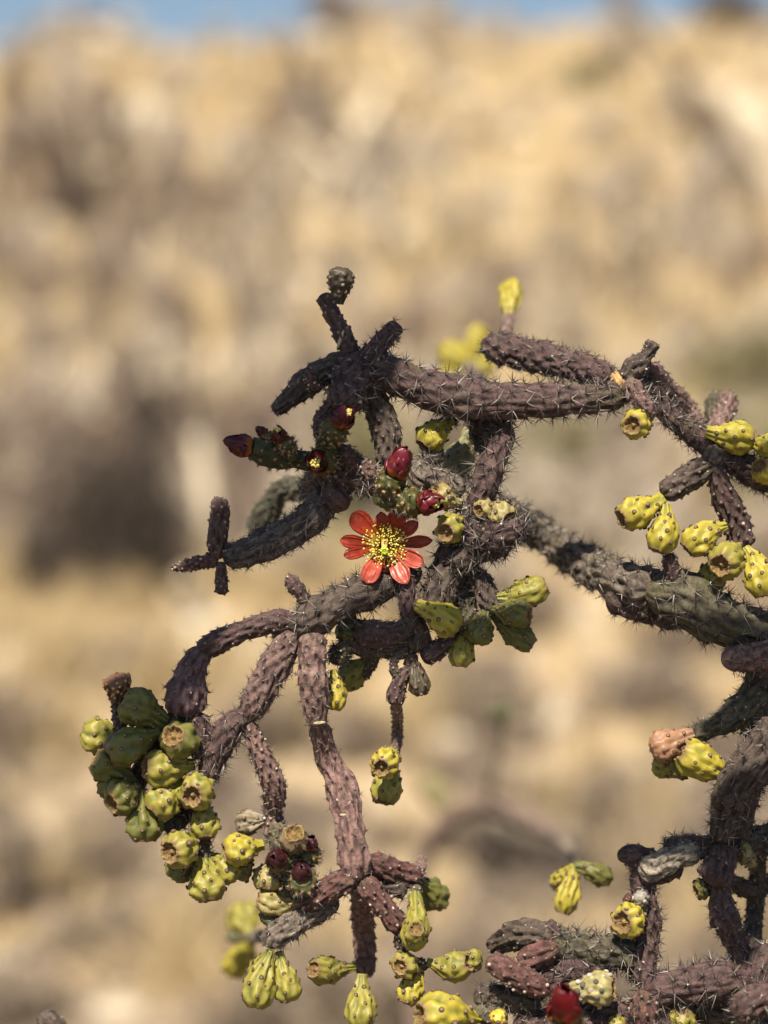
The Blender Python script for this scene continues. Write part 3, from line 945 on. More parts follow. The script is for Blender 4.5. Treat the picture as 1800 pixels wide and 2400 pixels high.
stem(R, [(800, 945, -40, 24), (770, 965, -40, 22), (752, 1000, -45, 20), (765, 1040, -45, 20)], PUR, 12, 7, dens=1.5, asz=5)
bud(R, (762, 1050, -50), (795, 995, -95), 33, 27, GRN, anthers=True, opening=.35)
bud(R, (742, 1085, -20), (590, 1050, -60), 31, 27, DKG, npet=11, plen=1.3)
bud(R, (690, 1075, -60), (662, 1032, -80), 22, 18, GRN, opening=.5, anthers=True, npet=8)
bud(R, (655, 1060, -40), (622, 1022, -50), 20, 13, GRN, npet=7)
bud(R, (772, 1075, 0), (749, 1080, -80), 34, 24, GRN, opening=.7, anthers=True, npet=9)
stem(R, [(768, 1070, 0, 26), (790, 1058, -10, 24), (830, 1085, -20, 23), (885, 1118, -30, 22)], RED, 20, 8, dens=1.3, asz=5.5)
stem(R, [(745, 1100, 20, 30), (790, 1110, 10, 30), (850, 1130, -5, 26), (880, 1150, -15, 22)], PUR, 30, 9, dens=1.2, asz=5.5)
bud(R, (895, 1178, -30), (925, 1112, -70), 34, 30, GRN, pcol=(.12, .007, .017), npet=12, plen=1.3)
bud(R, (905, 1175, -35), (983, 1178, -70), 33, 27, GRN, pcol=(.12, .007, .017), npet=11, opening=.45, anthers=True)
stem(R, [(770, 1105, 40, 22), (780, 1140, 20, 30), (796, 1172, 5, 34), (812, 1192, -5, 27)], PUR, 4, 5, amp=.1)
stem(R, [(790, 1120, 60, 30), (755, 1180, 40, 36), (715, 1226, 30, 39), (653, 1262, 20, 38), (585, 1292, 10, 34), (522, 1309, 5, 26)], (.085, .07, .065), 24, 8, amp=.14, wr=.05, elong=1.5)
stem(R, [(508, 1312, 5, 17), (511, 1265, 0, 21), (515, 1210, -5, 21), (515, 1165, -8, 18)], PUR, 4, 4, wr=.09, amp=.16, asz=5)
stem(R, [(512, 1313, 0, 14), (475, 1317, 5, 15), (440, 1326, 20, 13), (405, 1330, 40, 7)], RED, 5, 4, wr=.08, asz=5)
stem(R, [(517, 1316, 0, 11), (519, 1350, 0, 13), (520, 1394, 0, 12)], PUR, 7, 5, wr=.09)
stem(R, [(745, 1148, 350, 26), (705, 1146, 430, 28), (660, 1150, 480, 26), (630, 1195, 520, 30), (605, 1250, 560, 34)], (.045, .045, .028), 16, 6)  # dark tint stands in for shade that does not reach this stem
stem(R, [(760, 1100, 10, 26), (740, 1130, 120, 28), (735, 1150, 300, 28)], PUR, 22, 7)

# --- main upper bough
stem(R, [(838, 866, 20, 36), (915, 878, 10, 44), (990, 908, 0, 49), (1081, 931, -10, 48), (1189, 939, -10, 46), (1298, 938, -5, 40), (1400, 935, 5, 36), (1462, 925, 15, 32)], PUR, 36, 10, amp=.15, wr=.025, n=8, elong=2.0)
stem(R, [(1150, 806, 260, 26), (1172, 818, 210, 38), (1262, 838, 150, 36), (1370, 863, 90, 36), (1440, 892, 50, 26)], PUR, 20, 8, amp=.24)
stem(R, [(1180, 815, 260, 13), (1188, 780, 500, 14), (1192, 745, 690, 14)], PNK, 0, 0)
fruit(R, (1190, 752, 700), (1198, 664, 800), 28, YEL)
stem(R, [(1130, 925, 60, 20), (1112, 885, 1000, 18), (1100, 862, 2180, 16)], PUR, 0, 0)
for (bx, by, tx, ty, rr) in ((1105, 855, 1128, 768, 27), (1100, 870, 1040, 818, 34), (1100, 870, 1150, 850, 28), (1090, 880, 1035, 880, 30)):
    fruit(R, (bx, by, 2200), (tx, ty, 2250), rr, YEL)
stem(R, [(1462, 905, 30, 22), (1452, 893, 20, 19), (1436, 876, 30, 14)], (.42, .27, .11), 0, 0, amp=.1)
stem(R, [(1462, 893, 20, 22), (1480, 868, 15, 25), (1505, 845, 10, 20), (1522, 822, 8, 15), (1533, 800, 5, 20)], BRN, 8, 6, wr=.06, dens=1.3)
stem(R, [(1524, 858, 60, 22), (1560, 912, 160, 28), (1607, 962, 250, 28), (1645, 1005, 200, 20)], PNK, 10, 6, amp=.2)
stem(R, [(1455, 925, 20, 30), (1517, 908, 70, 26), (1560, 962, 80, 28), (1625, 1016, 70, 27), (1680, 1056, 60, 32), (1772, 1110, 70, 32), (1900, 1160, 120, 34), (2080, 1230, 230, 40)], PUR, 30, 9, amp=.16)
stem(R, [(1470, 890, 0, 20), (1490, 920, -10, 25), (1515, 952, -15, 21), (1532, 980, -10, 16)], PNK, 24, 8, dens=1.2)
fruit(R, (1525, 978, 30), (1482, 997, -42), 36, YEL, rimw=.64)
stem(R, [(1672, 1030, 150, 24), (1685, 995, 210, 24), (1702, 960, 260, 26), (1708, 925, 300, 20)], PNK, 6, 6, asz=7)
stem(R, [(1672, 1000, 300, 20), (1676, 950, 320, 24), (1680, 915, 320, 16)], OLV, 8, 5)
fruit(R, (1655, 1012, 30), (1765, 1028, 20), 40, YEL, neck=.4)
fruit(R, (1760, 1040, 20), (1840, 1062, -10), 40, YEL)
fruit(R, (1800, 1130, 50), (1779, 1092, -20), 34, YEL)
stem(R, [(1690, 1050, 60, 24), (1672, 1072, 30, 26), (1663, 1092, 20, 22)], GRY, 14, 8)
stem(R, [(1668, 1092, 20, 22), (1645, 1100, 15, 26), (1604, 1126, 10, 29), (1552, 1160, 5, 27)], BRN, 6, 6, wr=.09, asz=5)
fruit(R, (1553, 1166, 0), (1457, 1215, -25), 41, YEL, neck=.42)
fruit(R, (1562, 1182, -10), (1541, 1290, -30), 37, YEL)
stem(R, [(1672, 1086, 20, 21), (1692, 1150, 30, 26), (1720, 1215, 50, 32), (1741, 1285, 60, 30)], PUR, 8, 6, wr=.07, asz=5)
fruit(R, (1702, 1232, 0), (1612, 1288, -15), 37, YEL)
fruit(R, (1728, 1290, 60), (1688, 1325, -55), 44, LIM)
fruit(R, (1710, 1310, 60), (1652, 1368, 30), 34, LIM, cup=False)
fruit(R, (1745, 1284, 0), (1792, 1395, -25), 39, YEL)

# --- right diagonal bough
stem(R, [(1120, 1188, 120, 34), (1225, 1226, 400, 40), (1298, 1272, 420, 42), (1370, 1322, 300, 44), (1445, 1358, 140, 50), (1530, 1385, 50, 56)], GRY, 28, 9, amp=.2)
stem(R, [(1420, 1388, 120, 44), (1517, 1420, 110, 42), (1600, 1440, 110, 40)], PUR, 28, 9)
stem(R, [(1510, 1385, 60, 50), (1600, 1400, 40, 64), (1662, 1440, 35, 66), (1760, 1480, 50, 52), (1900, 1520, 120, 50), (2080, 1580, 230, 52)], OLV, 40, 12, amp=.12, n=9, elong=1.9)
stem(R, [(1580, 1362, 10, 17), (1573, 1325, 0, 20), (1567, 1296, -5, 13)], PUR, 10, 7, dens=1.3)
stem(R, [(1690, 1548, -10, 28), (1750, 1540, -5, 32), (1830, 1535, 10, 32), (1960, 1560, 120, 34)], PNK, 22, 8, wr=.07)

# --- centre
stem(R, [(1150, 960, 60, 26), (1175, 1005, 35, 28), (1172, 1045, 15, 30), (1150, 1095, 5, 32), (1133, 1150, 5, 33), (1115, 1195, 10, 32)], PUR, 42, 8, amp=.16, elong=1.9)
stem(R, [(1117, 960, 80, 22), (1125, 1020, 90, 22), (1140, 1065, 60, 20)], PUR, 24, 9)
fruit(R, (1060, 985, 70), (993, 1045, 40), 38, YEL)
stem(R, [(1075, 955, 90, 22), (1050, 995, 85, 16)], PUR, 22, 8)
fruit(R, (1110, 1010, 200), (1050, 1110, 170), 40, (.22, .20, .10), cup=False, neck=.6, wr=.09, amp=.08)
fruit(R, (1075, 1080, 180), (1083, 1132, 170), 20, (.42, .36, .26), cup=False, neck=.6, wr=.09, amp=.05, label="bleached papery dry fruit remnant")
stem(R, [(1040, 1060, 60, 20), (1000, 1085, 40, 22), (985, 1110, 20, 30), (1050, 1136, 20, 33), (1085, 1160, 20, 26)], GRY, 34, 11, amp=.14)
fruit(R, (1082, 1178, -10), (1018, 1150, -30), 33, TAN)
fruit(R, (1085, 1212, 10), (1044, 1248, -60), 36, LIM, rimw=.64)
fruit(R, (1140, 1185, 0), (1192, 1216, -60), 32, TAN)
fruit(R, (1150, 1190, 10), (1122, 1196, -55), 25, TAN, asz=5)
stem(R, [(1115, 1185, 20, 30), (1090, 1230, 0, 28), (1130, 1255, -25, 38), (1185, 1245, -40, 38), (1228, 1230, -20, 26)], PUR, 40, 12, dens=1.4, asz=6)
stem(R, [(1215, 1195, 80, 36), (1190, 1220, 40, 38), (1150, 1215, 30, 32)], GRY, 34, 11, dens=1.2)
stem(R, [(1195, 1275, 20, 24), (1140, 1292, 0, 26), (1090, 1305, -10, 28), (1062, 1325, 0, 26)], BRN, 30, 11, dens=1.2)
stem(R, [(1090, 1240, 50, 34), (1060, 1295, 40, 38), (1046, 1345, 35, 42), (1030, 1400, 30, 42), (1015, 1450, 30, 38)], BRN, 32, 10, amp=.14)
stem(R, [(1085, 1300, 60, 26), (1095, 1350, 60, 28), (1085, 1420, 60, 26), (1075, 1475, 40, 22)], BRN, 28, 9)
stem(R, [(1100, 1325, 40, 20), (1124, 1368, 25, 24), (1152, 1420, 15, 25), (1158, 1440, 10, 18)], BRN, 12, 7, wr=.06)
stem(R, [(1115, 1335, 60, 14), (1140, 1360, 75, 13), (1160, 1395, 60, 10)], PUR, 10, 5)
fruit(R, (1158, 1402, 10), (1278, 1372, 10), 37, LIM, amp=.2, rows=3)
fruit(R, (1150, 1425, 0), (1240, 1440, -35), 33, GRN)
fruit(R, (1140, 1432, 5), (1116, 1508, -10), 33, GRN, cup=False)
fruit(R, (1152, 1440, 30), (1248, 1512, 25), 30, GRN, wr=.08)
fruit(R, (976, 1418, -10), (1072, 1475, -25), 37, YEL, neck=.42)
fruit(R, (1086, 1470, 20), (1078, 1560, 10), 29, LIM)
stem(R, [(1075, 1478, 30, 18), (1040, 1512, 20, 22), (990, 1546, 10, 20)], PUR, 12, 6, wr=.06)
stem(R, [(1100, 1395, 50, 22), (1098, 1440, 40, 20), (1090, 1475, 30, 15)], OLV, 12, 6)

# --- bough under the flower
stem(R, [(985, 1330, 60, 30), (920, 1362, 30, 38), (870, 1382, 15, 42), (815, 1404, 5, 43), (755, 1437, 0, 44), (712, 1462, 0, 40), (672, 1462, 5, 27)], BRN, 32, 10, amp=.13, elong=1.9)
stem(R, [(720, 1415, 0, 18), (700, 1385, -5, 18), (681, 1362, -8, 17), (668, 1356, -8, 12)], PUR, 7, 5)
stem(R, [(700, 1458, 5, 26), (650, 1456, 5, 26), (584, 1473, 0, 26), (520, 1500, 0, 27), (465, 1528, 5, 25)], PUR, 10, 6, wr=.05, amp=.17)
stem(R, [(478, 1515, 10, 24), (455, 1560, 0, 35), (438, 1620, -5, 46), (432, 1680, 0, 44)], (.10, .06, .065), 16, 7, amp=.2)
stem(R, [(700, 1480, 0, 26), (672, 1512, 0, 33), (636, 1575, -5, 38), (606, 1630, -5, 35), (580, 1690, 0, 19)], (.115, .072, .064), 18, 7, wr=.05, amp=.16)
stem(R, [(733, 1480, -15, 32), (732, 1540, -20, 36), (735, 1600, -20, 34), (742, 1680, 0, 27), (746, 1702, 10, 20)], (.165, .105, .092), 16, 7, amp=.16)
stem(R, [(744, 1690, 10, 19), (766, 1770, 60, 28), (797, 1831, 50, 33), (811, 1896, 20, 34), (822, 1962, 5, 33), (835, 2040, 0, 33), (842, 2065, 0, 24)], PNK, 14, 6, wr=.06, amp=.16, n=7, elong=2.4)
fruit(R, (780, 1570, 40), (783, 1662, 30), 25, YEL)
fruit(R, (870, 1535, 120), (800, 1602, 140), 33, LIM, wr=.07)
stem(R, [(885, 1500, 60, 16), (876, 1545, 90, 13), (855, 1590, 120, 10)], PUR, 4, 4)
stem(R, [(820, 1500, 40, 22), (800, 1530, 60, 25), (770, 1540, 60, 20)], OLV, 22, 8)
# dark tangle below the flower
stem(R, [(940, 1320, 10, 22), (953, 1370, 0, 22), (955, 1410, 0, 22), (962, 1450, 15, 20)], PUR, 14, 8, dens=1.3)
stem(R, [(830, 1468, 40, 22), (860, 1482, 20, 32), (905, 1486, 10, 32), (950, 1475, 10, 26), (975, 1440, 20, 22)], PUR, 14, 7)
stem(R, [(800, 1505, 60, 22), (850, 1512, 50, 26), (940, 1512, 40, 30), (1010, 1490, 40, 30)], BRN, 16, 7)
fruit(R, (850, 1500, 60), (800, 1460, 40), 32, DKG, cup=False)
stem(R, [(952, 1440, 30, 26), (975, 1480, 25, 32), (968, 1530, 20, 28)], BRN, 18, 8)
stem(R, [(960, 1525, 20, 18), (932, 1535, 10, 12), (922, 1565, 5, 10), (935, 1590, 5, 12)], BRN, 6, 5)
stem(R, [(965, 1530, 20, 18), (962, 1560, 15, 14), (945, 1585, 8, 14), (930, 1615, 10, 21), (927, 1652, 15, 19)], PUR, 5, 5, wr=.08)
fruit(R, (968, 1540, 10), (988, 1630, 0), 24, (.07, .055, .035), cup=False, wr=.12)
stem(R, [(928, 1645, 20, 13), (932, 1700, 180, 13), (928, 1765, 160, 12)], PNK, 0, 0)
fruit(R, (926, 1762, 60), (893, 1800, -40), 36, YEL)
fruit(R, (922, 1780, 120), (901, 1880, 90), 36, LIM)
stem(R, [(928, 1760, 160, 10), (925, 1790, 140, 9)], PNK, 0, 0)

# --- left fruit cluster
stem(R, [(588, 1680, 5, 24), (555, 1690, -5, 30), (525, 1728, -10, 34), (500, 1785, -5, 30), (485, 1830, 5, 22)], PUR, 30, 9, amp=.16)
stem(R, [(450, 1670, 10, 30), (468, 1720, 0, 30), (470, 1780, 5, 26)], PUR, 22, 8)
stem(R, [(432, 1670, 30, 34), (380, 1750, 50, 28), (330, 1810, 50, 24), (330, 1850, 50, 18)], BRN, 22, 8)
stem(R, [(500, 1790, 30, 22), (455, 1870, 50, 20), (430, 1912, 45, 20), (388, 1950, 30, 17)], BRN, 20, 9)
stem(R, [(450, 1880, 45, 20), (470, 1940, 30, 18), (474, 1990, 15, 20), (480, 2020, 10, 15)], BRN, 26, 9)
stem(R, [(300, 1760, 60, 16), (284, 1710, 40, 15), (276, 1650, 30, 15), (272, 1622, 25, 22)], BRN, 6, 7, dens=1.4, asz=5)
fruit(R, (273, 1640, 30), (272, 1583, 15), 35, (.17, .085, .05), cup=False, neck=.6, rows=5, n=9, amp=.16, areole=M_BAREOLE, label="brown beaded dry bud at the top of the fruit cluster")
fruit(R, (388, 1698, 10), (290, 1640, -5), 46, GRN, neck=.5)
fruit(R, (300, 1745, 90), (195, 1712, 70), 42, LIM, cup=False)
fruit(R, (375, 1715, -5), (258, 1772, -35), 47, GRN)
fruit(R, (440, 1755, 30), (405, 1724, -75), 46, GRN)
fruit(R, (456, 1792, -5), (342, 1797, -40), 44, LIM)
fruit(R, (320, 1840, 20), (222, 1780, 0), 42, GRN)
fruit(R, (325, 1850, 30), (232, 1840, 20), 36, GRN)
fruit(R, (325, 1845, 0), (262, 1882, -55), 44, GRN)
fruit(R, (332, 1850, -5), (338, 1968, -15), 44, GRN)
fruit(R, (432, 1830, 5), (358, 1905, -30), 43, LIM)
fruit(R, (470, 1825, 20), (450, 1866, -75), 44, LIM)
fruit(R, (478, 1870, 10), (482, 1962, -15), 36, LIM)
fruit(R, (462, 1978, 20), (398, 1998, -80), 44, LIM, asz=7)
fruit(R, (455, 1990, 30), (405, 2060, 20), 34, GRN, cup=False)
fruit(R, (472, 2008, 5), (492, 2108, -20), 46, LIM, neck=.4)
fruit(R, (490, 2010, 25), (548, 2060, 15), 38, LIM, neck=.4)
fruit(R, (618, 1980, -5), (528, 1998, -25), 41, YEL)
fruit(R, (590, 2010, 20), (550, 2052, 20), 28, GRN, cup=False)
fruit(R, (625, 1920, 60), (555, 1930, 80), 30, (.23, .185, .13), cup=False, wr=.14, amp=.05, label="torn bleached fruit shell")

# --- thin stem and purple buds
stem(R, [(580, 1690, 0, 17), (604, 1752, -5, 20), (626, 1800, 0, 25), (643, 1850, 20, 25), (640, 1910, 60, 22), (648, 1975, 40, 22)], PNK, 14, 7, wr=.07, asz=5)
stem(R, [(640, 1930, 30, 22), (665, 1985, 15, 30), (690, 2050, 10, 32), (700, 2110, 20, 24)], (.09, .08, .045), 16, 9, dens=1.4)
fruit(R, (680, 2000, 20), (690, 1953, -70), 34, (.24, .18, .11), rimw=.7, bristle=8)
bud(R, (672, 2030, 10), (653, 2016, -50), 28, 24, (.10, .10, .045), pcol=(.048, .010, .014), npet=14, plen=1.0)
bud(R, (712, 2090, 0), (708, 2052, -50), 34, 22, (.10, .10, .045), pcol=(.048, .010, .014), npet=14, plen=1.0)
bud(R, (712, 2030, 30), (724, 1990, 0), 28, 20, (.10, .10, .045), pcol=(.055, .010, .015), npet=12, plen=1.0)
fruit(R, (650, 2010, 30), (622, 2085, 10), 34, TAN, wr=.1)
fruit(R, (708, 2115, 10), (606, 2108, 10), 31, TAN, wr=.09, rows=3)
fruit(R, (660, 2130, 40), (622, 2168, 30), 28, DKG, cup=False)

# --- lower centre
stem(R, [(838, 2052, 0, 24), (790, 2074, -10, 29), (745, 2098, -15, 27), (705, 2125, -10, 22)], RED, 16, 7, wr=.06, asz=5)
stem(R, [(790, 2100, 30, 22), (750, 2132, 20, 28), (680, 2170, 5, 29), (640, 2200, 0, 30), (630, 2222, 0, 22)], GRY, 22, 8, wr=.06)
stem(R, [(845, 2058, 0, 20), (868, 2085, -5, 26), (900, 2125, -10, 26), (942, 2180, -10, 22)], RED, 8, 6, wr=.08, asz=5.5)
stem(R, [(840, 2030, 20, 24), (880, 2028, 40, 27), (930, 2045, 70, 28), (985, 2062, 90, 27)], RED, 12, 6, wr=.07)
stem(R, [(975, 2060, 100, 16), (985, 2035, 140, 14), (988, 2005, 170, 10)], PNK, 0, 0)
stem(R, [(850, 2066, 50, 20), (890, 2076, 60, 22), (955, 2088, 70, 20)], BRN, 20, 8)
stem(R, [(840, 2070, 40, 20), (850, 2150, 180, 27), (855, 2230, 220, 27), (858, 2290, 200, 19)], PNK, 8, 5)
fruit(R, (850, 2283, 90), (848, 2408, 50), 38, LIM, neck=.34)
fruit(R, (832, 2266, 130), (735, 2272, 40), 32, LIM, neck=.34)
fruit(R, (636, 2228, -10), (598, 2362, -30), 38, LIM, neck=.3, cup=False)
fruit(R, (655, 2230, 5), (684, 2346, -5), 34, LIM, neck=.3, cup=False)
fruit(R, (632, 2228, 60), (600, 2300, 120), 28, LIM, cup=False)
stem(R, [(942, 2165, 0, 17), (936, 2205, 5, 13), (955, 2245, 10, 12), (985, 2260, 5, 15), (998, 2256, 0, 12)], BRN, 4, 4)
stem(R, [(978, 2075, 40, 14), (972, 2110, 10, 14)], OLV, 0, 0)
fruit(R, (972, 2095, 20), (966, 2225, -55), 33, LIM, neck=.5, cup=False)
fruit(R, (965, 2200, -30), (976, 2178, -85), 27, LIM, rimw=.7, neck=.9, asz=5)
fruit(R, (975, 2252, 10), (938, 2266, -60), 32, LIM)
fruit(R, (984, 2262, 0), (950, 2350, -20), 31, YEL, neck=.3)
fruit(R, (1000, 2254, 0), (1098, 2256, -25), 37, LIM, neck=.3)
fruit(R, (1080, 2260, 20), (1128, 2248, 0), 26, LIM, cup=False)
fruit(R, (985, 2068, 150), (1030, 2110, 240), 38, GRN)
fruit(R, (1120, 2390, -20), (985, 2385, -90), 58, YEL, asz=8)

# blurred pair behind the lower left
stem(R, [(650, 2200, 40, 14), (620, 2195, 600, 13), (590, 2195, 1050, 12)], BRN, 0, 0)
fruit(R, (590, 2200, 1050), (560, 2130, 1150), 42, LIM)
fruit(R, (590, 2205, 1050), (545, 2275, 1150), 36, YEL)
fruit(R, (590, 2200, 1000), (530, 2195, 1000), 13, DKG, cup=False)

# --- lower right tangle
stem(R, [(1800, 1540, 60, 40), (1788, 1590, 80, 44), (1775, 1660, 90, 46), (1785, 1740, 100, 46)], BRN, 26, 8)
stem(R, [(1790, 1610, 60, 36), (1745, 1655, 50, 38), (1700, 1690, 40, 31), (1650, 1712, 30, 24), (1615, 1728, 20, 20)], OLV, 18, 7)
fruit(R, (1625, 1722, 0), (1528, 1760, -15), 37, PKF, neck=.5, cup=False, label="pinkish orange withered fruit", wr=.07)
fruit(R, (1732, 1815, -10), (1596, 1758, -30), 43, YEL, neck=.26)
fruit(R, (1618, 1790, 30), (1530, 1792, 60), 32, LIM, cup=False)
fruit(R, (1640, 1790, 20), (1575, 1805, 20), 30, GRN)
stem(R, [(1840, 1700, -40, 46), (1785, 1765, -60, 46), (1728, 1840, -45, 42), (1702, 1905, -10, 34), (1688, 1975, 0, 27)], BRN, 30, 9, wr=.08)
stem(R, [(1810, 1790, 30, 40), (1750, 1820, 40, 46), (1735, 1900, 40, 36), (1720, 1980, 40, 30)], PUR, 22, 8)
stem(R, [(2080, 1900, 230, 42), (1900, 1950, 120, 40), (1800, 1968, 80, 38), (1730, 1978, 50, 32), (1647, 1986, 30, 27), (1590, 1978, 20, 22), (1555, 1975, 20, 14)], BRN, 24, 9)
stem(R, [(1640, 1995, 15, 24), (1590, 2005, 0, 27), (1530, 2030, -10, 30), (1500, 2020, -5, 26)], DRY, 10, 7, wr=.08)
stem(R, [(1600, 2020, 40, 26), (1540, 2040, 30, 34), (1510, 2015, 20, 30), (1470, 2005, 15, 26), (1448, 2012, 15, 17)], PUR, 8, 6)
stem(R, [(1512, 2010, 30, 28), (1508, 2060, 25, 30), (1510, 2110, 15, 30), (1517, 2165, 15, 32), (1512, 2240, 10, 32), (1505, 2310, 5, 30)], PUR, 26, 9, amp=.17)
fruit(R, (1505, 2130, 0), (1499, 2095, -40), 18, (.27, .245, .22), cup=False, neck=.8, rows=4, n=7, asz=5, areole=M_AREOLE, label="small white felted bud")
fruit(R, (1480, 2120, 0), (1467, 2100, -15), 13, RED, cup=False, neck=.8, asz=4)
fruit(R, (1508, 2150, 10), (1458, 2162, -60), 42, YEL, rimw=.64)
stem(R, [(1690, 1975, 0, 28), (1692, 2010, 0, 34), (1675, 2055, -15, 36), (1665, 2075, -20, 24)], PUR, 10, 7, wr=.08)
stem(R, [(1685, 2050, 5, 22), (1690, 2105, 5, 29), (1702, 2160, 5, 34), (1730, 2220, 10, 28), (1745, 2260, 15, 22)], PUR, 18, 8, amp=.22)
fruit(R, (1670, 2070, 30), (1632, 2088, 20), 26, GRN)
fruit(R, (1725, 2010, 30), (1765, 1998, 20), 33, TAN, cup=False)
stem(R, [(1695, 2060, 150, 18), (1770, 2086, 200, 22), (1840, 2040, 240, 22), (1960, 2000, 230, 26)], BRN, 8, 6)
stem(R, [(1780, 2000, 160, 20), (1775, 2060, 200, 20), (1768, 2150, 200, 22), (1752, 2260, 140, 26)], BRN, 10, 6)
stem(R, [(2080, 2240, 230, 42), (1900, 2270, 90, 44), (1800, 2282, 20, 44), (1729, 2292, 0, 42), (1647, 2304, -5, 46), (1560, 2318, -10, 46), (1500, 2330, -5, 36)], PUR, 36, 11, amp=.13, elong=2.0)
stem(R, [(1760, 2330, -30, 34), (1782, 2270, -20, 40), (1815, 2230, 0, 40)], PUR, 28, 9)
stem(R, [(1840, 2330, -160, 36), (1770, 2345, -150, 40), (1720, 2385, -140, 30)], PUR, 20, 8)
stem(R, [(1500, 2250, 20, 34), (1455, 2236, 15, 42), (1383, 2230, 10, 42), (1310, 2210, 10, 40), (1285, 2200, 10, 24)], OLV, 34, 11, amp=.14)
stem(R, [(1302, 2205, 0, 24), (1262, 2188, 10, 28), (1205, 2195, 60, 30), (1150, 2222, 120, 20)], BRN, 6, 5, wr=.09)
stem(R, [(1310, 2215, -15, 24), (1265, 2238, -20, 27), (1215, 2258, -15, 26)], RED, 6, 5, wr=.08)
stem(R, [(1318, 2212, 0, 17), (1300, 2182, 0, 16), (1282, 2160, 0, 15)], PUR, 6, 6)
stem(R, [(1290, 2328, -50, 18), (1240, 2302, -60, 30), (1190, 2275, -60, 31), (1140, 2248, -50, 22)], RED, 3, 4, asz=7, dens=1.1, label="reddish joint dotted with white areoles")
fruit(R, (1338, 2322, -50), (1436, 2316, -80), 40, (.34, .29, .13), areole=M_AREOLE, asz=7.5, rows=5, neck=.5)
stem(R, [(1420, 2310, 0, 34), (1360, 2275, 0, 40), (1290, 2290, 5, 38), (1240, 2320, 10, 30)], PUR, 34, 12, dens=1.2)
bud(R, (1330, 2440, -300), (1326, 2385, -340), 38, 38, GRN, pcol=(.11, .002, .005), npet=9, plen=1.5, label="crimson bud close to the lens")
stem(R, [(1110, 2345, 10, 22), (1150, 2335, 5, 30), (1210, 2345, 0, 30), (1265, 2365, 5, 24)], BRN, 30, 9)
stem(R, [(1112, 2362, -10, 20), (1140, 2378, -15, 24), (1190, 2385, -20, 22)], OLV, 10, 7)
fruit(R, (1175, 2415, -30), (1163, 2372, -50), 22, (.55, .40, .06), cup=False)
stem(R, [(1200, 2410, 0, 34), (1300, 2400, 0, 40), (1420, 2390, 0, 42), (1520, 2390, 0, 44), (1620, 2420, 0, 40)], PUR, 32, 12, dens=1.2)
stem(R, [(1500, 2320, -30, 28), (1510, 2370, -45, 34), (1520, 2420, -40, 30)], RED, 22, 10, asz=6, dens=1.3)
fruit(R, (1450, 2430, -30), (1445, 2385, -50), 22, LIM, cup=False)
fruit(R, (1590, 2440, -10), (1600, 2370, -30), 32, LIM)
stem(R, [(1600, 2350, 60, 36), (1700, 2370, 60, 40), (1820, 2400, 80, 44)], BRN, 34, 11)

# dark tip in the lower left corner, on a low branch that runs below the picture
stem(R, [(2080, 2950, 230, 50), (1500, 2900, 250, 40), (900, 2820, 250, 34), (450, 2650, 250, 30), (200, 2480, 250, 28), (120, 2400, 250, 28), (90, 2378, 250, 20)], BRN, 8, 6, n=7)

